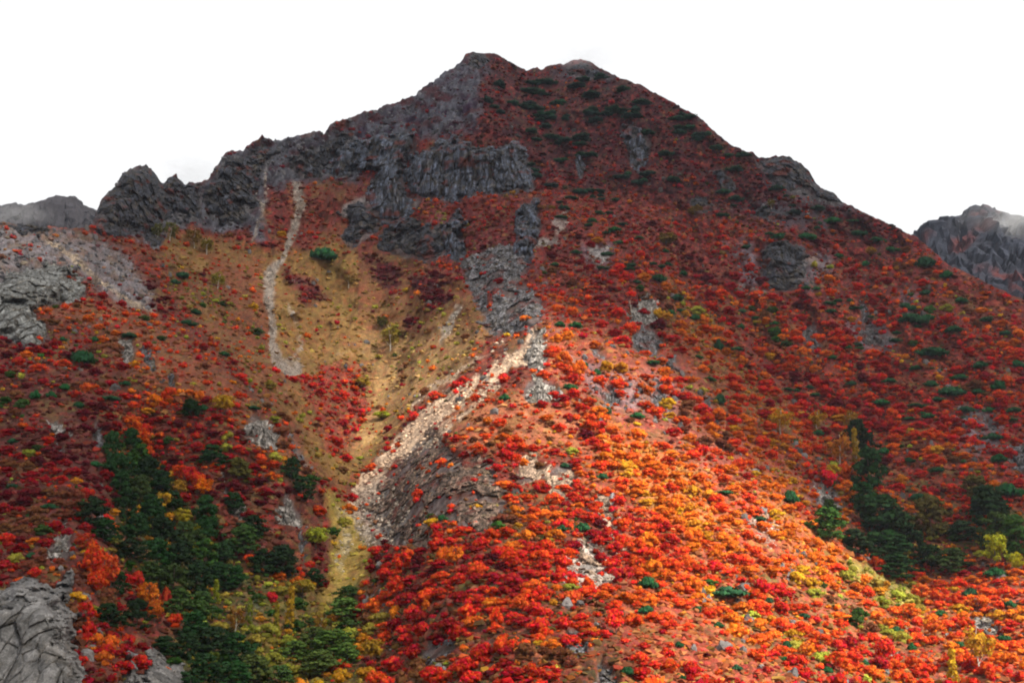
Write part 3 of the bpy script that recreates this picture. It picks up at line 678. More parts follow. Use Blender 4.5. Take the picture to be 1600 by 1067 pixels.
# ------------------------------------------------------------------ crags and outcrops
STONE = {'dark': ((.034, .037, .048), .7, (5.5, 5.5, 7.5), 1.3), 'grey': ((.095, .092, .100), 1.0, (3.4, 6.0, 4.6), 1.35), 'column': ((.056, .065, .088), .9, (4.6, 9, 26), 1.5),
         'pale': ((.20, .182, .168), .8, (3.0, 5.5, 4.4), 1.3), 'brown': ((.118, .076, .058), 1.1, (3.2, 6.5, 4.2), .9), 'tan': ((.26, .18, .13), .7, (2.6, 5.5, 3.2), .9),
         'face': ((.15, .152, .148), .5, (6, 6, 8), .6), 'slab': ((.145, .138, .134), .5, (9, 11, 12), .5)}
STEEP = {'face': .3, 'dark': .3, 'column': .45, 'slab': .5}
def outcrop(poly, kind, h, label, seed):
    p = np.array(poly, float)
    base_c, cvar, sc3, amp = STONE[kind]
    st = 1.35 if (np.ptp(p[:, 0]) * np.ptp(p[:, 1]) > 900) else .9
    gu_ = np.arange(p[:, 0].min() - 9, p[:, 0].max() + 9, st); gv_ = np.arange(p[:, 1].min() - 9, p[:, 1].max() + 9, st)
    U_, V_ = np.meshgrid(gu_, gv_[::-1])
    ex = min(1.0, math.sqrt(np.ptp(p[:, 0]) * np.ptp(p[:, 1])) / 60.0)
    wx = fbm(U_ / 9, V_ / 9, octs=3, seed=seed) * 5.0 + fbm(U_ / 26, V_ / 26, octs=2, seed=seed + 61) * 12 * ex; wy = fbm(U_ / 9, V_ / 9, octs=3, seed=seed + 50) * 5.0 + fbm(U_ / 26, V_ / 26, octs=2, seed=seed + 71) * 10 * ex
    q = sdf(poly, U_ + wx, V_ + wy) + fbm(U_ / 12, V_ / 7, octs=3, seed=seed + 81) * (3 + 7 * ex) - 1.0
    vs = np.interp(U_, us, vsky)
    V_ = np.maximum(V_, vs + .3)
    S = surf(U_, V_)
    ppm = FPX / S[..., 1].mean()
    e = q / ppm                                    # metres inside the outline
    yb = np.where(q > 0, S[..., 1], 1e6).min(0)
    good = yb < 1e5
    if good.sum() > 2:
        yb = np.interp(np.arange(len(yb)), np.nonzero(good)[0], yb[good])
        for _ in range(40):
            pb = np.pad(yb, 3, mode='edge'); yb = np.minimum(yb, sum(pb[i_:i_ + len(yb)] for i_ in range(7)) / 7) if _ < 2 else sum(pb[i_:i_ + len(yb)] for i_ in range(7)) / 7
        steep = STEEP.get(kind, 0.0)
        gap = np.clip(S[..., 1] - yb[None, :], 0, h * (4.5 if kind in ('column', 'slab') else 3))
        back = gap * steep * smooth(-.5, max(2.0, h * .55), e) * smooth(0, 26, V_ - vs)
        yn = S[..., 1] - back
        if steep > 0: S = point(U_, V_, yn) * smooth(-1, 0, e)[..., None] + S * (1 - smooth(-1, 0, e))[..., None]
    x, y, z = S[..., 0], S[..., 1], S[..., 2]
    prof = np.where(e > 0, 1 - np.exp(-e / (h * .32)), e * .55)
    f1, f2, wi_, wt_ = worley(x / sc3[0], y / sc3[1], z / sc3[2], seed)
    g1, g2, wj, wu_ = worley(x / sc3[0] * 2.4 + 7, y / sc3[1] * 2.4, z / sc3[2] * 2.2, seed + 5)
    k1, k2, wk, wv_ = worley(x / sc3[0] * 5.5 + 7, y / sc3[1] * 5.5, z / sc3[2] * 4.6, seed + 9)
    big = fbm(x / (h * 2.2), y / (h * 2.2), z / (h * 3), 3, seed + 13)
    s0 = sc3[0]
    off = h * .5 * prof + np.clip(prof, 0, 1) * (h * .28 * big + amp * (wt_ * s0 * .42 + (wi_ - .5) * s0 * .34 - smooth(.13, 0, f2 - f1) * s0 * .17
          + wu_ * s0 * .17 + (wj - .5) * s0 * .13 - smooth(.12, 0, g2 - g1) * s0 * .06 + (wk - .5) * s0 * .05))
    hole = smooth(*((.08, .34) if kind in ('brown', 'tan') else (.2, .5)), fbm(x / (h * 1.5), y / (h * 1.5), z / (h * 1.1), 3, seed + 29))
    if kind not in ('slab',) and h > 2.4 and np.ptp(p[:, 0]) * np.ptp(p[:, 1]) > 3600: off = off - hole * h * (.95 if kind != 'column' else .35)
    off = np.where(e < 0, e * 1.2 - .3, off)
    top = smooth(0, 14, V_ - vs)
    tow = CAM - S; tow /= np.linalg.norm(tow, axis=-1, keepdims=True)
    small_one = np.ptp(p[:, 0]) * np.ptp(p[:, 1]) < 5200
    dirn = tow + np.stack([.05 * big, 0 * big, (.42 if small_one else .12) * top * np.clip(prof, 0, 1)], -1)
    P = S + dirn * off[..., None]
    keep = (q > -7)
    f = grid_faces(*U_.shape)
    kf = keep.ravel()[f].all(1)
    f = f[kf]
    tone = np.clip(1 + cvar * ((wi_ - .5) * .8 + (wj - .5) * 1.1 + (wk - .5) * 1.3), .25, 2.4)
    tone = tone * (1 + .5 * cvar * fbm(x * 1.1, y * 1.1, z * .6, 2, seed + 41))
    cc = np.array(base_c) * tone[..., None]
    lich = smooth(.15, .5, fbm(x / 3, y / 3, z / 3, 3, seed + 17))[..., None]
    if kind == 'slab':
        lich = lich * .4
    cc = cc * (1 - .3 * lich) + np.array([.20, .15, .085]) * .3 * lich * (1.6 if kind in ('tan', 'brown') else 1)
    pale_spot = (wk > .86)[..., None] * .5
    cc = cc * (1 + pale_spot * (.2 if kind == 'slab' else .6))
    crack = np.clip(smooth(.12, 0, f2 - f1) * .75 + smooth(.12, 0, g2 - g1) * .6 + smooth(.12, 0, k2 - k1) * .3, 0, .9)[..., None] * (.3 if kind == 'slab' else 1)   # joints between blocks coloured dark brown
    cc = cc * (1 - crack) + np.array([.035, .028, .02]) * crack
    if kind in ('column', 'dark', 'brown', 'grey') and h > 3:                          # red scrub rooted on ledges
        led = smooth(.22, .45, fbm(x / 6, y / 6, z / 4, 3, seed + 23))[..., None]
        cc = cc * (1 - .75 * led) + np.array([.11, .028, .02]) * .75 * led
    cc = np.clip(cc, .01, .7)
    used, inv = np.unique(f, return_inverse=True)
    me = new_mesh('rock_outcrop', P.reshape(-1, 3)[used], inv.reshape(f.shape), cc.reshape(-1, 3)[used], False, [M_ROCK])
    big_one = kind in ('column',) or h >= 7
    nm = 'cliff' if ('cliff' in label) else ('boulder' if 'boulder' in label else 'rock_outcrop')
    return obj(nm, me, label=label, cat={'cliff': 'cliff', 'boulder': 'boulder'}.get(nm, 'rock outcrop'))
for k, (poly, kind, h, lab) in enumerate(ROCKS):
    outcrop(poly, kind, h * (1.0 if kind in ('slab', 'column') else 1.7 if 'tower' in lab else 1.45), lab, 700 + 37 * k)
print('rocks', round(time.time() - T0, 1))

# ------------------------------------------------------------------ loose stones on the screes (past counting)
ICO_V = []; 
_g = (1 + 5 ** .5) / 2
for a, b in ((1, _g), (-1, _g), (1, -_g), (-1, -_g)):
    ICO_V += [(0, a, b), (a, b, 0), (b, 0, a)]
ICO_V = np.array(ICO_V, float); ICO_V /= np.linalg.norm(ICO_V[0])
ICO_F = []
for i in range(12):
    for j in range(i + 1, 12):
        for k in range(j + 1, 12):
            dd = [np.linalg.norm(ICO_V[a] - ICO_V[b]) for a, b in ((i, j), (j, k), (i, k))]
            if max(dd) < 1.06:
                n_ = np.cross(ICO_V[j] - ICO_V[i], ICO_V[k] - ICO_V[i])
                ICO_F.append((i, j, k) if n_ @ ICO_V[i] > 0 else (i, k, j))
ICO_F = np.array(ICO_F)
def subdiv(V, F):
    V = [tuple(v) for v in V]; idx = {}; out = []
    def mid(a, b):
        key = (min(a, b), max(a, b))
        if key not in idx:
            m_ = (np.array(V[a]) + np.array(V[b])) / 2; V.append(tuple(m_ / np.linalg.norm(m_))); idx[key] = len(V) - 1
        return idx[key]
    for a, b, c_ in F:
        x_, y_, z_ = mid(a, b), mid(b, c_), mid(c_, a)
        out += [(a, x_, z_), (b, y_, x_), (c_, z_, y_), (x_, y_, z_)]
    return np.array(V), np.array(out)
ICO2_V, ICO2_F = subdiv(ICO_V, ICO_F)

def batch(Vt, Ft, pos, scale, rotz, colr, jitter=0.0):
    """many copies of a template in one mesh: returns verts, faces, colours"""
    n = len(pos); m = len(Vt)
    ca, sa = np.cos(rotz)[:, None], np.sin(rotz)[:, None]
    x = Vt[None, :, 0] * scale[:, 0:1]; y = Vt[None, :, 1] * scale[:, 1:2]; z = Vt[None, :, 2] * scale[:, 2:3]
    V = np.stack([x * ca - y * sa, x * sa + y * ca, np.broadcast_to(z, x.shape)], -1) + pos[:, None]
    if jitter: V += rng.uniform(-1, 1, V.shape) * jitter * scale.mean(1)[:, None, None]
    F = (Ft[None] + (np.arange(n) * m)[:, None, None]).reshape(-1, 3)
    return V.reshape(-1, 3), F, np.repeat(colr, m, 0)

def scatter(n, field, thr, u0=-60, u1=1660, v0=80, v1=1120):
    u = rng.uniform(u0, u1, n); v = rng.uniform(v0, v1, n)
    vs = np.interp(u, us, vsky)
    f_ = samp(field, u, v)
    ok = (v > vs + 2) & (f_ > rng.uniform(0, 1, n) * thr[1] + thr[0])
    return u[ok], v[ok]
u_, v_ = scatter(150000, SCREE, (.1, .7))
u_, v_ = u_[:9000], v_[:9000]
P = surf(u_, v_)
r_ = rng.gamma(3.0, .16, len(u_)).clip(.2, 1.25)
scl = np.stack([r_ * rng.uniform(.7, 1.4, len(u_)), r_ * rng.uniform(.7, 1.2, len(u_)), r_ * rng.uniform(.5, .9, len(u_))], -1)
colr = samp(SCOL, u_, v_) * rng.uniform(.6, 1.5, len(u_))[:, None]
V1, F1, C1 = batch(ICO_V, ICO_F, P, scl, rng.uniform(0, 6.3, len(u_)), np.clip(colr, .02, .7), .3)
o = obj('scree_stones', new_mesh('scree_stones', V1, F1, C1, False, [M_STONE]), kind='stuff', label='loose pale stones strewn down the scree slopes', cat='stones')
u_, v_ = scatter(60000, ROUGH, (.1, .7))
u_, v_ = u_[:7000], v_[:7000]
P = surf(u_, v_)
r_ = rng.gamma(3.0, .22, len(u_)).clip(.3, 1.7)
scl = np.stack([r_ * rng.uniform(.7, 1.4, len(u_)), r_ * rng.uniform(.7, 1.2, len(u_)), r_ * rng.uniform(.6, 1.2, len(u_))], -1)
colr = np.array([.10, .094, .10]) * rng.uniform(.5, 1.6, len(u_))[:, None]
V1, F1, C1 = batch(ICO_V, ICO_F, P, scl, rng.uniform(0, 6.3, len(u_)), np.clip(colr, .02, .7), .35)
o = obj('rubble', new_mesh('rubble', V1, F1, C1, False, [M_STONE]), kind='stuff', label='grey rubble lying on the bare upper slopes', cat='rubble')
NS = 4200
u_ = rng.uniform(-40, 1640, NS); v_ = rng.uniform(100, 1110, NS)
ok = (v_ > np.interp(u_, us, vsky) + 3)
u_, v_ = u_[ok], v_[ok]; P = surf(u_, v_)
cl_ = fbm(P[:, 0] / 16, P[:, 1] / 16, P[:, 2] / 30, 3, 471)
ok = (cl_ > .18) & (samp(ROCKM, u_, v_) < .5) & ~((u_ > 180) & (u_ < 560) & (v_ > 700))
u_, v_, P = u_[ok], v_[ok], P[ok]
r_ = rng.gamma(3.0, .26, len(u_)).clip(.3, 1.5)
scl = np.stack([r_ * rng.uniform(.7, 1.3, len(u_)), r_ * rng.uniform(.7, 1.3, len(u_)), r_ * rng.uniform(.8, 1.7, len(u_))], -1)
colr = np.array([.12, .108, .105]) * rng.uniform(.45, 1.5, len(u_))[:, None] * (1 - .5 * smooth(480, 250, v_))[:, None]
V1, F1, C1 = batch(ICO2_V, ICO2_F, P, scl, rng.uniform(0, 6.3, len(u_)), np.clip(colr, .02, .7), .3)
obj('field_stones', new_mesh('field_stones', V1, F1, C1, False, [M_STONE]), kind='stuff', label='small grey stones showing through the scrub on every slope', cat='stones')
print('stones', round(time.time() - T0, 1))

# ------------------------------------------------------------------ plants
def blob_parts(c, rad, nl, ls, rs, core=.8, up=.3):
    """a lumpy core and leaf tufts around it"""
    Vc = ICO_V * (np.array(rad) * core) * rs.uniform(.8, 1.2, (12, 1)) + c
    d = rs.normal(size=(nl, 3)); d[:, 2] = d[:, 2] + up; d /= np.linalg.norm(d, axis=1, keepdims=True)
    p = c + d * np.array(rad) * rs.uniform(.82, 1.12, (nl, 1))
    t = rs.normal(size=(nl, 3)); t -= (t * d).sum(1, keepdims=True) * d * .7; t /= np.linalg.norm(t, axis=1, keepdims=True)
    b = np.cross(d, t); b /= np.linalg.norm(b, axis=1, keepdims=True) + 1e-9
    s = ls * rs.uniform(.6, 1.3, (nl, 1))
    q = np.stack([p + t * s, p - t * s * .6 + b * s * .8, p - t * s * .6 - b * s * .8], 1).reshape(-1, 3)
    Fl = np.arange(nl * 3).reshape(-1, 3) + 12
    return np.concatenate([Vc, q]), np.concatenate([ICO_F, Fl])
def join(parts):
    V = []; F = []; n = 0
    for v, f in parts:
        V.append(v); F.append(f + n); n += len(v)
    return np.concatenate(V), np.concatenate(F)
def tube(pts, r0, r1, sides=6):
    pts = np.array(pts, float); n = len(pts); V = []; F = []
    for i, p in enumerate(pts):
        r = r0 + (r1 - r0) * i / (n - 1)
        for k in range(sides):
            a = 2 * math.pi * k / sides
            V.append(p + np.array([math.cos(a) * r, math.sin(a) * r, 0]))
    for i in range(n - 1):
        for k in range(sides):
            a = i * sides + k; b = i * sides + (k + 1) % sides
            F += [(a, b, b + sides), (a, b + sides, a + sides)]
    return np.array(V), np.array(F)

def t_shrub(seed, nb=15, nl=26):
    rs = np.random.RandomState(seed); out = []
    for k in range(nb):
        a = rs.uniform(0, 6.28); rr = rs.uniform(.0, .72) ** .8
        zz = .30 + .5 * (1 - rr ** 2) * rs.uniform(.6, 1.15)
        s = rs.uniform(.22, .42)
        out.append(blob_parts(np.array([math.cos(a) * rr, math.sin(a) * rr, zz]), (s * 1.1, s * 1.1, s * .6), nl, .13, rs, .72, .4))
    out.append(blob_parts(np.array([0, 0, .2]), (.8, .8, .32), 14, .14, rs))
    return join(out)
def t_lite(seed):
    rs = np.random.RandomState(seed); out = []
    for k in range(3):
        a = rs.uniform(0, 6.28) + 2.1 * k; rr = rs.uniform(.2, .6)
        s = rs.uniform(.38, .55)
        out.append(blob_parts(np.array([math.cos(a) * rr, math.sin(a) * rr, .3 + .35 * (1 - rr) * rs.uniform(.5, 1)]), (s, s, s * .7), 10, .22, rs))
    return join(out)
def t_pine(seed):
    rs = np.random.RandomState(seed); out = []
    for k in range(16):
        a = rs.uniform(0, 6.28); rr = rs.uniform(0, .8)
        s = rs.uniform(.22, .38)
        out.append(blob_parts(np.array([math.cos(a) * rr, math.sin(a) * rr, .18 + .3 * (1 - rr) * rs.uniform(.3, 1.2)]), (s * 1.25, s * 1.25, s * .38), 26, .12, rs, .8, .8))
    return join(out)
def t_boughs(seed, n=74):
    """crown of a dark evergreen built of flat boughs; unit height, radius about .42"""
    rs = np.random.RandomState(seed); out = []
    ph = rs.uniform(0, 6.28, 3)
    for k in range(n):
        f = rs.uniform(0, 1) ** .8; z = .12 + .84 * f; a = rs.uniform(0, 6.28)
        lump = 1 + .22 * math.sin(2 * a + ph[0] + 3 * f) + .15 * math.sin(3 * a + ph[1] - 5 * f)
        rad = .44 * math.sqrt(max(.05, 1 - (f * .97) ** 2.0)) * lump * rs.uniform(.35, 1.05)
        s_ = .115 * (1.1 - .4 * f) * rs.uniform(.7, 1.25)
        out.append(blob_parts(np.array([math.cos(a) * rad, math.sin(a) * rad, z - .05 * rs.uniform(0, 1)]), (s_ * 1.15, s_ * 1.15, s_ * .6), 20, .045, rs, .66, .5))
    return join(out)
def t_crown(seed, nb=30, nl=22, dens=.85, shape='round'):
    """broadleaf crown, unit height with the foot of the trunk at 0, radius about .42"""
    rs = np.random.RandomState(seed); out = []
    for k in range(nb):
        d = rs.normal(size=3); d /= np.linalg.norm(d); q = rs.uniform(.35, 1) ** .6
        if shape == 'cone':
            z = rs.uniform(.12, .97); r_ = .27 * (1.03 - z) ** .75 * rs.uniform(.3, 1.05); a = rs.uniform(0, 6.28)
            c_ = np.array([math.cos(a) * r_, math.sin(a) * r_, z]); s = .085 * rs.uniform(.7, 1.2)
        else:
            c_ = np.array([d[0] * .33 * q, d[1] * .33 * q, .60 + d[2] * .30 * q]); s = .13 * rs.uniform(.65, 1.25)
        out.append(blob_parts(c_, (s, s, s * .7), nl, .05, rs, .62 * dens, .3))
    return join(out)
def t_trunk(seed, limbs=5, r=.022, h=.85, lean=.05):
    rs = np.random.RandomState(seed)
    pts = [(0, 0, -.08)]
    x = y = 0
    for k in range(1, 6):
        x += rs.uniform(-1, 1) * lean * .5; y += rs.uniform(-1, 1) * lean * .5
        pts.append((x, y, h * k / 5))
    out = [tube(pts, r, r * .35)]
    for k in range(limbs):
        j = rs.randint(1, 5); p = np.array(pts[j]); a = rs.uniform(0, 6.28); L = rs.uniform(.16, .3)
        e = p + np.array([math.cos(a) * L, math.sin(a) * L, L * rs.uniform(.5, .9)])
        out.append(tube([p, (p + e) / 2 + [0, 0, .02], e], r * .5, r * .18, 4))
    return join(out)

def tm(name, vf, material):
    return new_mesh(name, vf[0], vf[1], None, False, [material])
TM = {
 'shrub': [tm('shrub', t_shrub(10 + k), M_LEAF) for k in range(6)],
 'pine': [tm('dwarf_pine', t_pine(30 + k), M_NEEDLE) for k in range(5)],
 'ever': [tm('evergreen_crown', t_boughs(50 + k), M_NEEDLE) for k in range(5)],
 'broad': [tm('broadleaf_crown', t_crown(70 + k), M_LEAF) for k in range(5)],
 'sparse': [tm('birch_crown', t_crown(80 + k, 20, 20, .5), M_LEAF) for k in range(3)],
 'larch': [tm('larch_crown', t_crown(90 + k, 42, 16, .8, 'cone'), M_LEAF) for k in range(3)],
 'trunk': [tm('trunk', t_trunk(100 + k), M_BARK) for k in range(3)],
 'birch_trunk': [tm('birch_trunk', t_trunk(110 + k, 6, .02, .9, .09), M_PALE_BARK) for k in range(3)],
}

PLACED = []     # dicts: u, v, name, label pieces
def shade_of(c):
    c = np.array(c)
    best = min(range(len(NAMED)), key=lambda k: float(((np.cbrt(NAMED[k][1]) - np.cbrt(c)) ** 2).sum()))
    return NAMED[best][0]
NAMED = [('crimson', PAL[0]), ('scarlet', PAL[1]), ('vermilion', PAL[2]), ('orange', PAL[3]), ('golden', PAL[4]), ('yellow green', PAL[5]), ('green', PAL[6]), ('maroon', PAL[7]), ('russet', PAL[8])]

def add_plant(kind, u, v, wpx, hpx, colr, name=None, sink=.12, parts=True, depth_ratio=None):
    """plant whose middle is seen at photo position u, v, wpx by hpx photo pixels"""
    foot = min(v + hpx * .45, VBOT - 2)
    P = surf(np.array([u]), np.array([foot]))[0]
    ppm = FPX / P[1]
    w = wpx / ppm; h = hpx / ppm
    k = rng.randint(1000)
    rz = rng.uniform(0, 6.28)
    colr = np.clip(np.array(colr), .003, .8)
    if kind in ('shrub', 'pine'):
        o = bpy.data.objects.new(name or kind, TM[kind][k % len(TM[kind])])
        hh = h / (1.15 if kind == 'shrub' else .62)
        o.scale = (w / 2.0, w / 2.0 * rng.uniform(.85, 1.1), hh); o.location = P - [0, 0, sink * h]
        o.rotation_euler = (0, 0, rz); o.color = (*colr, 1); col.objects.link(o)
    else:
        o = bpy.data.objects.new(name, None); o.empty_display_size = .5
        o.location = P - [0, 0, sink * h]; o.rotation_euler = (0, 0, rz); o.scale = (w / .86, w / .86, h * 1.06); col.objects.link(o)
        c_ = bpy.data.objects.new('crown', TM[kind][k % len(TM[kind])]); c_.parent = o; c_.color = (*colr, 1); col.objects.link(c_)
        tk = 'birch_trunk' if kind in ('sparse', 'larch') else 'trunk'
        t_ = bpy.data.objects.new('trunk', TM[tk][k % 3]); t_.parent = o; col.objects.link(t_)
    PLACED.append(dict(o=o, u=u, v=v, w=wpx, h=hpx, kind=kind, name=name or kind, col=colr, size=w * h))
    return o

def vary(c, a=.18):
    c = np.array(c) * rng.uniform(1 - a, 1 + a)
    c[1] *= rng.uniform(.8, 1.25)
    return c
GREENS = {'dark': (.020, .044, .016), 'mid': (.042, .078, .020), 'light': (.080, .125, .028), 'olive': (.085, .075, .02), 'pine': (.022, .075, .030)}
OCC = []        # occupied discs u, v, r
# dwarf pines that stand out singly
PINES = [(503,396,50,22),(294,505,28,10),(202,522,30,8),(148,531,16,9),(98,531,14,7),(128,556,42,26),(304,487,20,9),(273,441,18,8),(284,430,26,12),(348,554,22,7),
 (56,618,22,14),(79,618,15,11),(101,606,20,11),(123,633,20,10),(174,623,30,9),(395,638,22,6),(147,726,26,9),(78,792,24,9),(317,637,15,12),
 (875,507,20,10),(898,508,24,10),(890,604,22,12),(932,579,14,10),(913,572,14,10),(789,621,20,11),(994,650,22,10),(949,643,18,13),(841,601,14,7),(1018,567,24,8),
 (986,415,18,7),(1028,434,28,12),(994,441,14,7),(1046,488,17,9),(1062,486,15,6),(1085,497,18,9),(1122,539,15,19),(1058,465,24,12),(1090,558,15,6),(1106,593,24,6),
 (1125,622,18,22),(1131,772,28,8),(1185,810,24,9),(1232,777,28,22),(1277,676,22,11),(1437,777,32,13),(1574,766,48,22),(1562,717,28,13),(1551,682,34,11),(1559,601,24,16),
 (1484,612,48,16),(1510,639,32,11),(1532,571,30,12),(1457,549,52,18),(1454,600,22,10),(1375,629,32,10),(1589,569,22,14),(1259,369,30,12),(1352,412,18,10),(1446,409,42,20),
 (1480,429,26,12),(1416,476,26,14),(1446,457,20,10),(1424,497,42,18),(1450,495,22,10),(1026,435,28,12),(1067,427,22,10),(1214,371,26,9),(1239,388,16,7),(1327,470,14,7),
 (908,825,24,15),(878,828,20,10),(939,746,20,10),(1010,913,34,18),(1010,957,26,12),(694,810,18,9),(883,722,18,7),(1134,928,66,16),(1229,1011,16,16),(1122,977,18,10),
 (1225,1034,20,10),(1556,896,40,16),(1517,926,26,14),(1424,1014,14,12),(1157,510,14,9),(1340,545,20,7),(1210,505,16,7),(1180,497,14,6),(1050,280,30,10),
 (908,215,40,12),(930,190,36,10),(850,180,34,12),(780,130,26,14),(760,155,22,12),(830,205,26,8),(800,160,22,8),(870,160,26,9),(960,170,34,9),(990,180,40,11),(1010,205,36,10),
 (1040,240,34,10),(900,135,40,9),(925,150,46,10),(940,120,30,7),(975,140,30,8),(1005,160,34,9),(1060,200,30,9),(1090,215,26,9),(880,250,22,7),(830,255,20,6),(860,290,24,7),
 (905,300,26,9),(880,325,22,7),(960,360,26,9),(950,395,22,8),(900,395,20,7),(925,345,20,7),(1130,300,26,9),(1150,310,28,10),(1240,330,28,9),(1275,325,30,10),(1300,345,32,10),
 (1340,365,32,9),(1370,375,28,9),(1390,390,26,9),(1165,385,20,7),(1310,400,20,8),(1500,470,26,9),(1540,500,30,10),(1490,515,30,10),(1400,530,24,8),(1430,575,26,9),(1390,595,24,8),
 (1500,590,28,9),(1585,640,24,10),(1450,650,26,9),(1330,600,20,7),(1300,560,18,6),(1570,520,22,8),(1525,612,22,9),(1545,640,22,9),(1465,625,24,8),(1420,720,22,9),(1464,735,24,10),
 (700,292,14,5),(1380,705,26,12),(1240,690,16,8),(1340,760,30,14),(1060,1060,18,9),(1350,1035,16,9),(1500,1010,18,9),(1090,955,22,10),(980,1050,26,12),(1150,1045,18,9),(1255,965,16,8),
 (1400,985,20,10),(1470,960,22,10),(1580,945,22,12),(1200,940,18,9),(1060,1010,16,9),(1290,1050,20,10),(1570,1000,26,10),(20,760,20,8),(50,870,22,9),(20,690,20,9),(195,600,18,8)]
_pr = np.random.RandomState(77); _n = 0
while _n < 120:
    a, b = _pr.uniform(720, 1600), _pr.uniform(95, 680)
    vs_ = np.interp(a, us, vsky)
    if b < vs_ + 5 or (a < 1050 and b > 430) or (a < 1150 and b > 470) or (b > 300 and _pr.rand() < .45): continue
    if float(vnoise(np.array([a / 60.]), np.array([b / 34.]), None, 91)[0]) < .05 + .25 * (b > 420): continue
    if float(samp(ROCKM, np.array([a]), np.array([b]))[0]) > .3: continue
    k_ = 1.0 if b < 300 else .72
    PINES.append((a, b, _pr.uniform(14, 34) * k_, _pr.uniform(6, 9) * k_)); _n += 1
for (a, b, w, h) in PINES:
    add_plant('pine', a, b, w * 1.1, h * 1.25, vary(GREENS['pine']) if b > 330 else vary((.020, .048, .030)), 'dwarf_pine', sink=.2); OCC.append((a, b, w * .42))
# dark evergreens of the two gullies
EVER = [(1292,822,52,46,'mid'),(1375,812,74,62,'dark'),(1405,835,60,56,'dark'),(1360,735,46,60,'dark'),(1341,682,38,44,'dark'),(1382,860,74,48,'dark'),(1395,888,66,34,'dark'),(1454,811,50,60,'olive'),
 (1547,795,62,58,'dark'),(1560,832,56,50,'mid'),(1487,879,48,36,'mid'),(1506,832,42,28,'dark'),(1452,872,40,30,'dark'),(1590,840,40,56,'mid'),(1525,765,40,36,'olive'),(1350,780,44,44,'dark'),(1335,850,50,36,'dark'),
 (330,716,36,36,'dark'),(298,640,32,26,'dark'),(140,803,46,42,'dark'),(160,832,44,32,'dark'),(380,846,46,42,'mid'),(440,880,48,44,'dark'),(490,905,26,26,'dark'),(180,915,26,34,'dark'),(165,966,46,34,'dark'),
 (212,962,38,40,'dark'),(255,1012,36,26,'dark'),(372,737,34,36,'olive'),(365,785,30,34,'dark'),(395,825,40,32,'dark'),(455,735,26,32,'dark'),(468,765,30,34,'dark'),(410,880,40,34,'dark'),(200,690,26,36,'dark'),
 (172,700,28,44,'dark'),(215,720,36,44,'mid'),(190,740,34,46,'dark'),(232,740,40,40,'dark'),(215,770,40,44,'mid'),(250,758,36,36,'dark'),(195,790,36,44,'dark'),(235,800,42,44,'dark'),(270,790,30,36,'dark'),
 (210,830,42,44,'dark'),(250,835,44,44,'dark'),(290,840,40,40,'mid'),(320,800,34,42,'dark'),(325,835,36,40,'dark'),(200,865,40,36,'dark'),(240,870,44,44,'dark'),(280,875,46,44,'dark'),(318,870,44,44,'mid'),(348,870,36,36,'dark'),
 (230,900,40,34,'mid'),(268,910,46,44,'mid'),(305,908,46,44,'dark'),(340,905,44,40,'dark'),(368,905,32,32,'dark'),(275,945,44,40,'mid'),(312,950,40,40,'mid'),(300,985,48,44,'dark'),(290,1015,36,38,'dark'),(330,1010,54,44,'dark'),
 (365,1020,50,46,'dark'),(320,1050,50,44,'dark'),(360,1062,54,42,'dark'),(385,1045,40,40,'dark'),(435,1062,40,30,'mid'),(300,1070,40,30,'dark'),(185,760,26,36,'dark'),(170,730,24,36,'dark'),(1300,790,24,26,'mid')]
for (a, b, w, h, g) in EVER:
    add_plant('ever', a, b, w * 1.12, h * 1.15, vary(GREENS[g]), 'evergreen_tree', sink=.08); OCC.append((a, b, max(w, h) * .36))
PALES = [(540,955,58,28,'light'),(520,1010,62,34,'light'),(395,1052,48,38,'light'),(490,1000,46,26,'light'),(545,1025,36,26,'light'),(500,1040,56,30,'light'),(545,930,34,22,'mid'),(460,1020,40,26,'light'),(1390,800,1,1,'mid')]
for (a, b, w, h, g) in PALES[:-1]:
    add_plant('ever', a, b, w * 1.15, h * 1.25, vary(GREENS[g]), 'pale_green_pine', sink=.1); OCC.append((a, b, w * .36))
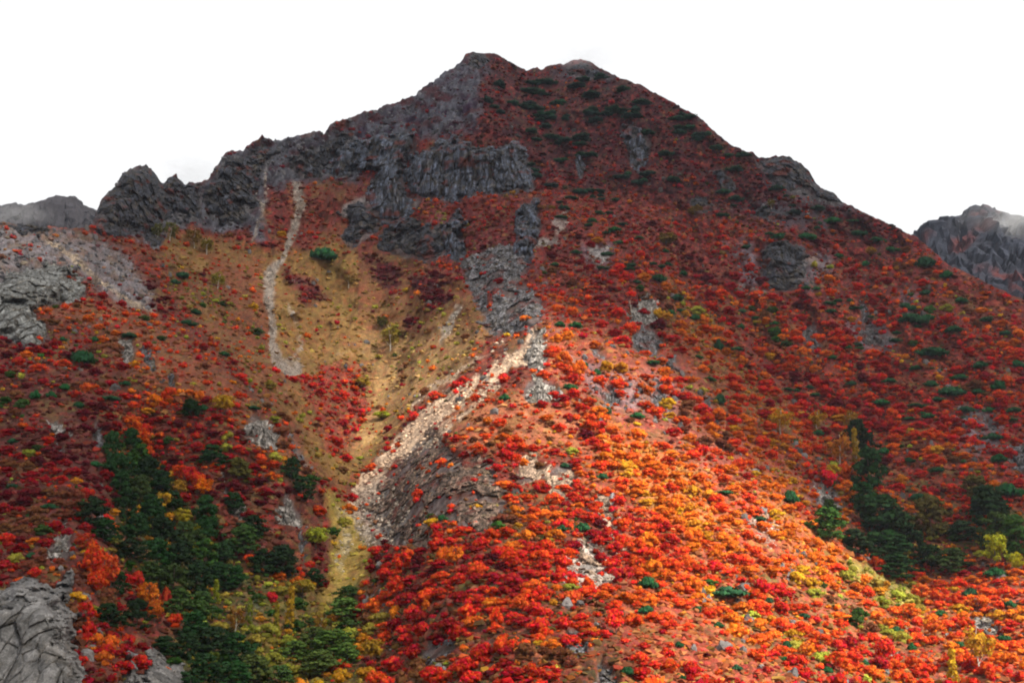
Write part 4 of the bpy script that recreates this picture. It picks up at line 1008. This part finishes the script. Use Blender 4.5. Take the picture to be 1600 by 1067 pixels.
# yellow, gold and orange trees
GOLD = (.42, .27, .022); YG = (.34, .32, .03); AMB = (.42, .16, .02)
TREES = [(250,790,32,36,GOLD,'broad'),(283,766,28,28,(.30,.18,.02),'broad'),(283,812,30,30,(.33,.25,.02),'broad'),(308,832,20,24,(.33,.25,.02),'broad'),(347,633,38,32,(.45,.31,.02),'broad'),(492,842,38,36,(.28,.29,.03),'broad'),
 (610,528,36,42,(.26,.23,.03),'sparse'),(336,928,22,34,(.22,.19,.02),'larch'),(452,958,32,58,(.34,.2,.02),'larch'),(366,975,28,48,(.22,.11,.02),'sparse'),(388,965,22,44,(.15,.16,.02),'larch'),(470,925,40,30,(.26,.22,.025),'broad'),
 (583,1022,36,40,(.30,.20,.02),'broad'),(1220,662,42,42,(.40,.17,.015),'sparse'),(1277,660,32,34,(.36,.19,.02),'sparse'),(1312,706,42,54,(.36,.14,.02),'sparse'),(1337,702,28,50,(.30,.20,.02),'larch'),(1556,865,46,54,(.38,.38,.025),'broad'),
 (1532,1020,50,64,(.40,.20,.02),'sparse'),(1592,882,26,30,(.42,.33,.02),'broad'),(1490,1050,34,48,(.46,.28,.02),'larch'),(303,372,30,34,(.15,.10,.02),'sparse'),(322,385,28,28,(.17,.11,.02),'sparse'),(265,362,26,34,(.12,.09,.025),'sparse'),
 (247,358,20,32,(.10,.08,.03),'sparse'),(340,440,30,26,(.20,.15,.025),'sparse'),(545,440,22,20,(.18,.12,.03),'sparse'),(597,505,20,22,(.08,.08,.02),'broad'),(1085,330,26,18,(.16,.10,.02),'broad'),(565,600,30,20,(.30,.22,.03),'broad'),
 (597,650,34,14,(.34,.30,.03),'broad'),(1040,375,34,24,(.14,.09,.02),'broad'),(1205,318,16,16,(.14,.09,.02),'sparse'),(1360,395,22,16,(.30,.15,.02),'broad'),(1330,660,28,36,(.25,.13,.02),'sparse'),(1300,740,26,26,(.45,.22,.02),'broad'),
 (500,985,24,36,(.22,.12,.02),'sparse'),(430,975,24,40,(.25,.2,.02),'larch'),(330,1035,20,24,(.1,.12,.02),'broad')]
for (a, b, w, h, c_, kd) in TREES:
    add_plant(kd, a, b, w * 1.1, h * 1.1, vary(c_, .08), {'broad': 'yellow_tree', 'sparse': 'birch_tree', 'larch': 'larch_tree'}[kd], sink=.06); OCC.append((a, b, max(w, h) * .38))
# big red and orange maples that can be picked out
VR = PAL[2]; RD = PAL[1]; OR_ = PAL[3]; CR = PAL[0]
MAPLES = [(140,880,44,56,VR),(148,912,36,40,VR),(170,898,34,54,(.5,.05,.02)),(213,905,24,26,(.5,.035,.02)),(228,932,32,40,OR_*.9),(238,958,28,38,OR_*.85),(130,962,26,34,RD),(134,985,22,26,RD),(270,970,24,22,VR),(255,935,20,40,(.4,.03,.02)),
 (203,663,34,30,(.62,.09,.015)),(217,685,36,40,(.62,.085,.015)),(232,707,14,24,VR),(320,763,30,30,(.72,.2,.012)),(298,745,28,32,RD*1.05),(280,740,26,26,VR),(308,748,26,22,VR),(240,626,26,20,(.66,.14,.012)),(265,615,26,22,VR),(312,620,16,20,(.66,.15,.02)),
 (423,934,22,16,(.55,.02,.02)),(631,882,32,34,(.6,.03,.015)),(640,865,22,16,VR),(694,868,22,26,OR_),(713,872,28,32,(.65,.17,.02)),(735,956,32,24,(.7,.07,.02)),(811,948,30,26,(.66,.08,.025)),(775,965,20,32,VR),(771,926,22,14,VR),(835,915,34,20,(.62,.12,.02)),
 (750,890,32,24,(.62,.08,.02)),(793,873,34,34,(.58,.04,.015)),(620,920,30,34,(.58,.03,.015)),(661,940,18,22,RD),(668,946,16,16,OR_),(620,957,18,20,(.68,.17,.015)),(893,935,34,24,(.62,.09,.025)),(895,910,22,16,VR),(917,915,22,22,VR),(962,975,34,40,(.7,.03,.02)),
 (748,1030,24,20,RD),(680,1055,36,24,RD),(858,1060,40,28,RD),(592,1062,34,24,VR),(853,990,26,18,VR),(785,1010,26,24,VR),(880,1010,1,1,VR),(148,1000,24,18,OR_),(170,1005,26,20,(.62,.13,.02)),(130,1002,16,24,RD),(225,1058,28,18,CR),
 (160,1030,26,22,(.5,.1,.02)),(1000,750,1,1,VR),(1290,745,30,24,(.6,.015,.02)),(1320,735,24,26,(.6,.07,.02)),(1257,700,26,20,VR),(130,850,34,30,(.42,.04,.02)),(130,855,20,20,(.6,.25,.02)),(465,745,1,1,VR),(865,550,26,20,VR),(880,560,26,24,OR_),(905,575,24,22,OR_),
 (886,525,22,16,OR_),(838,610,1,1,VR),(60,575,24,14,VR),(30,565,20,14,RD),(98,568,20,12,VR),(135,605,24,16,(.62,.1,.02)),(1440,930,30,26,(.66,.12,.03)),(1420,960,34,26,OR_),(1470,935,28,30,VR),(1460,985,30,26,OR_),(1430,1000,34,22,VR),(1530,940,34,26,OR_),(1575,925,30,22,VR),
 (1380,1020,34,40,RD*1.1),(1280,1010,36,34,VR),(1310,1040,38,34,VR),(1260,1020,26,26,OR_),(1190,960,30,26,VR),(1410,750,22,16,(.55,.16,.02)),(1080,1050,30,24,RD),(1020,870,34,26,VR),(1010,845,30,24,OR_),(1055,790,26,20,OR_),(1075,880,30,24,OR_)]
for (a, b, w, h, c_) in MAPLES:
    if w > 2:
        add_plant('broad' if min(w, h) > 25 else 'shrub', a, b, w * 1.12, h * 1.15, vary(c_, .08), 'maple_tree' if min(w, h) > 25 else 'maple_shrub', sink=.1); OCC.append((a, b, max(w, h) * .4))

# everything else that grows: shrubs filling the slopes by the cover maps
cell = {}
def occ_add(u, v, r):
    cell.setdefault((int(u // 40), int(v // 40)), []).append((u, v, r))
def occ_free(u, v, r):
    i, j = int(u // 40), int(v // 40)
    for a in (i - 1, i, i + 1):
        for b in (j - 1, j, j + 1):
            for (x_, y_, q) in cell.get((a, b), ()):
                dx_ = u - x_; dy_ = (v - y_) * 1.5
                if dx_ * dx_ + dy_ * dy_ < (r + q) ** 2 * .62: return False
    return True
for q in OCC: occ_add(*q)
NCAND = 210000
cu = rng.uniform(-200, 1890, NCAND); cv = rng.uniform(90, 1130, NCAND) 
cvs = np.interp(cu, us, vsky)
cd = samp(D, cu, cv) * (1 - .93 * samp(ROCKM, cu, cv)) * (1 - .9 * samp(SCREE, cu, cv))
cp = surf(cu, cv)
clump = fbm(cp[:, 0] / 14, cp[:, 1] / 14, cp[:, 2] / 14, 3, 401)
clump2 = fbm(cp[:, 0] / 45, cp[:, 1] / 60, cp[:, 2] / 45, 2, 403)
cd = cd * np.clip(.80 + 1.5 * clump + 1.0 * clump2, .05, 1.8)
ok = (cv > cvs + 3) & (rng.uniform(0, 1, NCAND) < cd)
cu, cv, cp = cu[ok], cv[ok], cp[ok]
hue = fbm((cp[:, 0] + cp[:, 2] * .8) / 20, cp[:, 1] / 30, cp[:, 2] / 44, 4, 411, .6) * 1.15
Wc = samp(Wt, cu, cv)
srt = np.argsort(-rng.gamma(2.2, 1, len(cu)) )
rad_m = np.clip(rng.gamma(2.6, .43, len(cu)), .42, 3.0)
shr = []
ORDER = [7, 0, 1, 2, 3, 4, 5, 6, 8]
for i in np.argsort(-rad_m):
    ppm = FPX / cp[i, 1]; r = rad_m[i] * ppm
    r *= (.9 if cv[i] < 330 else 1.0) * (1 + .3 * smooth(860, 1000, cu[i]) * smooth(800, 620, cv[i]) * smooth(330, 460, cv[i])) * (1 - .16 * smooth(420, 300, cu[i]))
    if not occ_free(cu[i], cv[i], r * (.70 - .13 * (cv[i] > 640) * (cu[i] > 560))): continue
    w_ = Wc[i][ORDER]; w_ = w_ / w_.sum()
    hw = .62 + .24 * smooth(560, 380, cv[i])
    t = np.clip(rng.uniform(0, 1) * (1 - hw) + hw * (hue[i] * 1.05 + .5), 0, .999)
    k = ORDER[int(np.searchsorted(np.cumsum(w_), t).clip(0, 8))]
    occ_add(cu[i], cv[i], r)
    shr.append((cu[i], cv[i], r, k, rng.uniform(.75, 1.15)))
print('shrubs', len(shr), round(time.time() - T0, 1))
CATN = {0: 'crimson_shrub', 1: 'red_shrub', 2: 'vermilion_shrub', 3: 'orange_shrub', 4: 'golden_shrub', 5: 'yellow_green_shrub', 6: 'green_shrub', 7: 'maroon_shrub', 8: 'russet_shrub'}
LIMIT = {0: 170, 1: 230, 2: 230, 3: 220, 4: 80, 5: 60, 6: 50, 7: 110, 8: 110}
cnt = {k: 0 for k in CATN}
rest = []
for (a, b, r, k, hr) in sorted(shr, key=lambda q: -q[2]):
    inside = 4 < a < 1596 and b < 1060
    if inside and cnt[k] < LIMIT[k]:
        cnt[k] += 1
        c_ = PAL[k].copy()
        add_plant('shrub', a, b, r * 2.3, r * 1.42 * hr, vary(c_, .25), CATN[k])
    else:
        rest.append((a, b, r, k, hr))
rest = np.array(rest)
def mass(name, label, ks):
    m_ = np.isin(rest[:, 3].astype(int), ks); q = rest[m_]
    foot = np.minimum(q[:, 1] + q[:, 2] * .6, 1240)
    P = surf(q[:, 0], foot); ppm = FPX / P[:, 1]
    r = q[:, 2] / ppm
    scl = np.stack([r * 1.25, r * 1.25, r * 1.35 * q[:, 4]], -1)
    C = PAL[q[:, 3].astype(int)] * rng.uniform(.6, 1.3, (len(q), 1)); hi_ = (.5 * smooth(520, 250, q[:, 1]))[:, None]; C = C * (1 - hi_) + (samp(G, q[:, 0], q[:, 1]) * 1.1 + C * .15) * hi_; C[:, 1] *= rng.uniform(.75, 1.35, len(q))  # high shrubs pulled toward dark ground colour, painting in the shade
    P[:, 2] -= r * .2
    Vs, Fs, Cs, n = [], [], [], 0
    for t in range(4):
        s = slice(t, None, 4)
        vt, ft = t_lite(200 + t)
        V_, F_, C_ = batch(vt, ft, P[s], scl[s], rng.uniform(0, 6.28, len(P[s])), C[s])
        Vs.append(V_); Fs.append(F_ + n); Cs.append(C_); n += len(V_)
    me = new_mesh(name, np.concatenate(Vs), np.concatenate(Fs), np.concatenate(Cs), False, [M_LEAF_MASS])
    obj(name, me, kind='stuff', label=label, cat='shrubbery')
    print(name, len(q))
mass('red_shrubbery', 'small crimson, scarlet and maroon shrubs covering the slopes', [0, 1, 7])
mass('orange_shrubbery', 'small orange, vermilion and golden shrubs covering the slopes', [2, 3, 4])
mass('green_shrubbery', 'small green and russet shrubs covering the slopes', [5, 6, 8])
# low heath between the shrubs
NH = 46000
hu = rng.uniform(-160, 1850, NH); hv = rng.uniform(90, 1120, NH)
hvs = np.interp(hu, us, vsky)
hd = (1 - samp(ROCKM, hu, hv) * .93) * (1 - .85 * samp(SCREE, hu, hv)) * (1 - .8 * samp(ROUGH, hu, hv)) * (.35 + .65 * samp(D, hu, hv))
ok = (hv > hvs + 1.5) & (rng.uniform(0, 1, NH) < hd)
hu, hv = hu[ok], hv[ok]
P = surf(hu, hv)
r = rng.gamma(4, .16, len(hu)).clip(.25, 1.3) * (.6 + .4 * P[:, 1] / 500)
Gc = samp(G, hu, hv); Wh = samp(Wt, hu, hv)
pick = (Wh.cumsum(1) < rng.uniform(0, .999, (len(hu), 1))).sum(1).clip(0, 8)
mixr = rng.uniform(0, 1, (len(hu), 1)) ** 1.3 * .75 * (.35 + .65 * samp(D, hu, hv))[:, None]
C = (Gc * (1 - mixr) + PAL[pick] * mixr * .75) * rng.uniform(.8, 1.6, (len(hu), 1))
scl = np.stack([r * 1.4, r * 1.4, r * .7], -1)
P[:, 2] += r * .1
V1, F1, C1 = batch(ICO_V, ICO_F, P, scl, rng.uniform(0, 6.28, len(hu)), np.clip(C, .006, .7), .45)
obj('heath', new_mesh('heath', V1, F1, C1, False, [M_LEAF_MASS]), kind='stuff', label='low russet heath and grass tufts between the shrubs', cat='heath')
print('heath', len(hu), round(time.time() - T0, 1))

# a bleached dead trunk beside the rock tower
tr = tm('dead_trunk', t_trunk(130, 3, .05, 1.0, .08), M_PALE_BARK)
P = surf(np.array([987.]), np.array([487.]))[0]
o = obj('dead_tree', tr, label='bleached bare dead trunk leaning beside the rock tower', cat='dead tree'); o.location = P - np.array([0, 1.5, 0]); o.scale = (4, 4, 6.0); o.rotation_euler = (0, R(-8), 0)

# ------------------------------------------------------------------ labels of the plants
LAND = [(205,300,'the hunched skyline crag'),(60,450,'the pale left edge rock face'),(40,990,'the lower left cliff'),(92,845,'the thin pale pinnacle'),(405,675,'the pointed left ridge outcrop'),(455,795,'the triangular outcrop'),
 (370,795,'the spiky pale rocks'),(250,830,'the dark conifer band'),(530,880,'the yellow grass gully'),(650,650,'the bright scree'),(445,450,'the narrow stony gully in the bowl'),(540,480,'the ochre bowl'),(745,265,'the columned cliff'),
 (800,490,'the notched pale crag'),(845,605,'the white crest outcrop'),(1010,525,'the rock tower'),(1026,620,'the upright grey slab'),(935,550,'the boulder pair'),(1225,415,'the dark right slope crag'),(1240,265,'the right skyline knob'),
 (700,760,'the brown shattered crag'),(850,745,'the tan outcrop'),(950,785,'the grey lodged boulder'),(920,870,'the stony rubble bank'),(685,1015,'the pale bottom boulders'),(897,1000,'the cone shaped rock'),(1290,780,'the white valley outcrop'),
 (1390,840,'the right valley conifers'),(1556,865,'the bright yellow tree'),(1540,978,'the pale ribbed rocks'),(1410,935,'the yellow green hollow'),(1180,738,'the small white crest rock'),(990,235,'the high grey cliff patch'),(740,90,'the main summit'),
 (905,105,'the second summit'),(1114,648,'the grey stone streak'),(1270,530,'the lone grey outcrop'),(1365,525,'the broad low outcrop'),(1600,715,'the right edge crag'),(250,1050,'the sloping grey slab'),(195,548,'the pale grooved rock'),
 (90,680,'the two pale stones'),(1394,1020,'the round pale boulder'),(1090,650,'the sunlit spur'),(1100,850,'the bright face of the spur'),(1200,900,'the lower sunlit slope'),(1100,1000,'the bottom of the sunlit slope'),(780,880,'the red lower spur'),
 (1500,600,'the far right pine thicket'),(1180,560,'the orange gully'),(1130,400,'the high red right slope'),(150,620,'the maroon left slope'),(470,1000,'the olive gully floor'),(780,1000,'the shrubs at the bottom centre'),(1280,1000,'the lower right shrubs')]
ORD = ['nearest', 'second nearest', 'third nearest', 'fourth nearest', 'fifth nearest', 'sixth nearest', 'seventh nearest', 'eighth nearest']
NOUN = {'dwarf_pine': 'dwarf pine', 'evergreen_tree': 'evergreen tree', 'pale_green_pine': 'spreading pine', 'yellow_tree': 'tree', 'birch_tree': 'slender tree', 'larch_tree': 'cone shaped tree', 'maple_tree': 'maple tree', 'maple_shrub': 'maple shrub'}
def direction(du, dv_):
    a = abs(du); b = abs(dv_)
    if b > 2.2 * a: return 'above' if dv_ < 0 else 'below'
    if a > 2.2 * b: return 'right of' if du > 0 else 'left of'
    return ('above and ' if dv_ < 0 else 'below and ') + ('right of' if du > 0 else 'left of')
groups = {}
for p in PLACED:
    L = min(LAND, key=lambda l: (l[0] - p['u']) ** 2 + ((l[1] - p['v']) * 1.2) ** 2)
    p['L'] = L if len(p['name']) < 30 else L; p['dir'] = direction(p['u'] - L[0], p['v'] - L[1]); p['dist'] = math.hypot(p['u'] - L[0], p['v'] - L[1])
    if p['name'] == 'dwarf_pine': tone = ''
    elif p['name'] == 'evergreen_tree': tone = 'dark green' if p['col'][1] < .06 else ('olive' if p['col'][0] > .06 else 'mid green')
    elif p['name'] == 'pale_green_pine': tone = 'pale green'
    else: tone = shade_of(p['col'])
    noun = NOUN.get(p['name'], 'shrub')
    if noun == 'shrub': tone = p['name'].replace('_shrub', '').replace('red', 'scarlet').replace('_', ' ')
    p['desc'] = ('big ' if p['w'] > (28 if noun in ('shrub', 'dwarf pine') else 48) else 'small ' if p['w'] < (17 if noun in ('shrub', 'dwarf pine') else 30) else '') + (tone + ' ' + noun).strip(); p['noun'] = noun
    groups.setdefault((p['desc'], L[2], p['dir']), []).append(p)
for (desc, ln, di), ps in groups.items():
    ps.sort(key=lambda q: q['dist'])
    sizes = [q['w'] * q['h'] for q in ps]
    for i, p in enumerate(ps):
        o = p['o']
        if len(ps) == 1: lab = 'lone %s %s %s' % (desc, di, ln)
        elif p['w'] * p['h'] >= 1.35 * sorted(sizes)[-2] and p['w'] * p['h'] == max(sizes): lab = 'largest %s %s %s' % (desc, di, ln)
        elif i < 6: lab = '%s %s %s %s' % (ORD[i], desc, di, ln)
        else: lab = 'an outer %s %s %s' % (desc, di, ln)
        if p['name'] == 'dwarf_pine': lab = lab.replace('dwarf pine', 'dark dwarf pine') if len(lab.split()) < 15 else lab
        o['label'] = lab.replace('the the', 'the').replace('the far right pine thicket', 'the far right pine thicket')
        o['category'] = p['noun'] if p['noun'] != 'shrub' else p['name'].replace('_', ' ').replace('yellow green', 'green')
        o['group'] = ('%ss around %s' % (desc, ln))
print('labels', len(PLACED), round(time.time() - T0, 1))

# ------------------------------------------------------------------ clouds out of view, opacity shaped to shade all but the sun patch
TS = 16.0
tu = np.arange(-480, 2081, TS); tv = np.arange(70, 1241, TS)
TU, TV = np.meshgrid(tu, tv)
T = np.full(TU.shape, .07)
def light(poly, val, f=20):
    global T
    a = smooth(-f, f, sdf(poly, TU, TV)); T = T * (1 - a) + val * a
light([(-480,340),(150,360),(330,500),(480,700),(560,900),(560,1240),(-480,1240)], .10, 40)
light([(-480,345),(150,355),(260,470),(150,500),(-480,560)], .20, 20)
light([(330,370),(560,380),(700,440),(560,600),(520,700),(430,560)], .26, 30)
light([(840,300),(1100,300),(1450,450),(1700,560),(2080,900),(1300,840),(1100,650),(1000,560),(850,480)], .09, 36)
light([(560,560),(700,490),(840,500),(700,640),(600,700),(560,760),(520,680)], .60, 30)
light([(560,820),(640,720),(760,640),(900,700),(960,800),(1000,1000),(1020,1240),(560,1240)], .50, 40)
light([(840,505),(960,520),(1080,600),(1180,700),(1160,760),(980,720),(840,700),(700,720),(640,700),(760,570)], .72, 30)
light([(850,510),(820,520),(700,600),(640,640),(560,760),(560,800),(620,730),(700,640),(800,600),(850,580)], .95, 14)
light([(930,650),(1010,690),(1120,730),(1220,770),(1290,850),(1390,925),(1480,905),(1600,880),(2080,900),(2080,1240),(1020,1240),(990,1000),(940,860),(900,720)], 1.0, 22)
P = surf(TU, TV); ZD = 1900.0
inside = TV > np.interp(TU, us, vsky) + 2
tk = (ZD - P[..., 2]) / SUN_DIR[2]
HX = (P[..., 0] + SUN_DIR[0] * tk)[inside]; HY = (P[..., 1] + SUN_DIR[1] * tk)[inside]; HT = T[inside]
cs_ = 16.0; m_ = 420
x0, x1, y0_, y1_ = HX.min() - m_, HX.max() + m_, HY.min() - m_, HY.max() + m_
nx = int((x1 - x0) / cs_) + 1; ny = int((y1_ - y0_) / cs_) + 1
acc = np.zeros((ny, nx)); wgt = np.zeros((ny, nx))
ix = ((HX - x0) / cs_).astype(int); iy = ((HY - y0_) / cs_).astype(int)
np.add.at(acc, (iy, ix), HT); np.add.at(wgt, (iy, ix), 1.0)
def blur(a, n):
    for _ in range(n):
        b = np.pad(a, 1, mode='edge'); a = (b[:-2, 1:-1] + b[2:, 1:-1] + b[1:-1, :-2] + b[1:-1, 2:] + 2 * b[1:-1, 1:-1]) / 6
    return a
A1, W1 = blur(acc, 1), blur(wgt, 1)
A2, W2 = blur(acc, 14), blur(wgt, 14)
Tg = np.where(W1 > .15, A1 / (W1 + 1e-9), np.where(W2 > 1e-4, A2 / (W2 + 1e-9), .2))
gx = x0 + (np.arange(nx) + .5) * cs_; gy = y0_ + (np.arange(ny) + .5) * cs_
GX, GY = np.meshgrid(gx, gy)
nzc = fbm(GX / 60, GY / 60, octs=4, seed=501)
Tg = np.clip(Tg * (1 + .35 * nzc * (Tg < .9)), .05, 1)
alpha = 1 - np.sqrt(Tg)
edge = np.minimum(np.minimum(GX - x0, x1 - GX), np.minimum(GY - y0_, y1_ - GY))
alpha *= smooth(0, 150, edge + 60 * nzc)
th = 6 + 190 * alpha * (1 + .5 * nzc)
top_ = np.stack([GX, GY, ZD + th * .7], -1); bot_ = np.stack([GX, GY, ZD - th * .3], -1)
ft_ = grid_faces(ny, nx); nn_ = nx * ny
ids = np.arange(nn_).reshape(ny, nx)
ring = np.concatenate([ids[0, :], ids[1:, -1], ids[-1, -2::-1], ids[-2:0:-1, 0]])
rn = np.roll(ring, -1)
side = np.stack([rn, ring, ring + nn_, rn + nn_], -1)
Fc = np.concatenate([ft_, ft_[:, ::-1] + nn_, side])
ac = np.concatenate([alpha.ravel(), alpha.ravel()])
cm, nt, b, out = mat('cloud_white')
at = N(nt, 'ShaderNodeAttribute', attribute_name='Col')
tr_ = N(nt, 'ShaderNodeBsdfTransparent'); df = N(nt, 'ShaderNodeBsdfDiffuse'); df.inputs['Color'].default_value = (.9, .9, .92, 1)
tl = N(nt, 'ShaderNodeBsdfTranslucent'); tl.inputs['Color'].default_value = (.9, .9, .92, 1)
m1 = N(nt, 'ShaderNodeMixShader'); m1.inputs[0].default_value = .5; nt.links.new(df.outputs[0], m1.inputs[1]); nt.links.new(tl.outputs[0], m1.inputs[2])
m2 = N(nt, 'ShaderNodeMixShader'); nt.links.new(at.outputs['Fac'], m2.inputs[0]); nt.links.new(tr_.outputs[0], m2.inputs[1]); nt.links.new(m1.outputs[0], m2.inputs[2])
nt.links.new(m2.outputs[0], out.inputs['Surface'])
me = new_mesh('cloud', np.concatenate([top_.reshape(-1, 3), bot_.reshape(-1, 3)]), Fc, np.repeat(ac[:, None], 3, 1), True, [cm])
obj('shade_clouds', me, kind='stuff', label='unseen cloud deck shaped to shade the mountain around the sun patch', cat='shade_clouds')

# ------------------------------------------------------------------ air
def volume_material(name, dens, colr=(.86, .9, 1.0), noise=None):
    m = bpy.data.materials.new(name); m.use_nodes = True; nt = m.node_tree; nt.nodes.clear()
    o_ = nt.nodes.new('ShaderNodeOutputMaterial'); v_ = nt.nodes.new('ShaderNodeVolumePrincipled')
    v_.inputs['Color'].default_value = (*colr, 1); v_.inputs['Density'].default_value = dens; v_.inputs['Anisotropy'].default_value = .2
    nt.links.new(v_.outputs[0], o_.inputs['Volume'])
    return m, nt, v_
def mist(u, v, y, ru_, rv_, ry, dens, seed):
    m, nt, v_ = volume_material('mist', dens, (.97, .98, 1.0))
    tcn = N(nt, 'ShaderNodeTexCoord'); n1 = N(nt, 'ShaderNodeTexNoise', Scale=2.2, Detail=4.0)
    ln = N(nt, 'ShaderNodeVectorMath', operation='LENGTH'); nt.links.new(tcn.outputs['Object'], ln.inputs[0]); nt.links.new(tcn.outputs['Object'], n1.inputs['Vector'])
    r = N(nt, 'ShaderNodeMapRange'); r.inputs['From Min'].default_value = .95; r.inputs['From Max'].default_value = .1; r.inputs['To Min'].default_value = 0; r.inputs['To Max'].default_value = 1
    r2 = N(nt, 'ShaderNodeMapRange'); r2.inputs['From Min'].default_value = .38; r2.inputs['From Max'].default_value = .62; r2.inputs['To Min'].default_value = .15; r2.inputs['To Max'].default_value = 1
    nt.links.new(ln.outputs['Value'], r.inputs['Value']); nt.links.new(n1.outputs['Fac'], r2.inputs['Value'])
    a = N(nt, 'ShaderNodeMath', operation='MULTIPLY'); nt.links.new(r.outputs[0], a.inputs[0]); nt.links.new(r2.outputs[0], a.inputs[1])
    b = N(nt, 'ShaderNodeMath', operation='MULTIPLY'); nt.links.new(a.outputs[0], b.inputs[0]); b.inputs[1].default_value = dens; nt.links.new(b.outputs[0], v_.inputs['Density'])
    P_ = point(np.array([float(u)]), np.array([float(v)]), y)[0]; k_ = y / FPX
    me_ = new_mesh('mist', ICO2_V, ICO2_F, None, True, [m])
    o_ = obj('mist', me_, kind='stuff'); o_.location = P_; o_.scale = (ru_ * k_, ry, rv_ * k_)
mist(915, 92, 885, 75, 26, 34, .022, 1)
mist(1590, 345, 1440, 110, 50, 75, .009, 2)
mist(20, 335, 1290, 80, 26, 55, .008, 3)
mist(300, 272, 860, 70, 26, 40, .030, 4)
hm, _, _ = volume_material('haze', HAZE_DENSITY, (.70, .80, 1.0))
hz = TER[..., 2].max() + 25
a_, b_ = 4000.0, -1.0
bx = [(-a_, -a_, b_ - 1.5), (a_, -a_, b_ - 1.5), (a_, a_, b_ - 1.5), (-a_, a_, b_ - 1.5), (-a_, -a_, hz), (a_, -a_, hz), (a_, a_, hz), (-a_, a_, hz)]
hb = new_mesh('haze', bx, [(0, 3, 2, 1), (4, 5, 6, 7), (0, 1, 5, 4), (1, 2, 6, 5), (2, 3, 7, 6), (3, 0, 4, 7)], None, False, [hm])
if HAZE_DENSITY > 0: obj('haze', hb, kind='stuff')
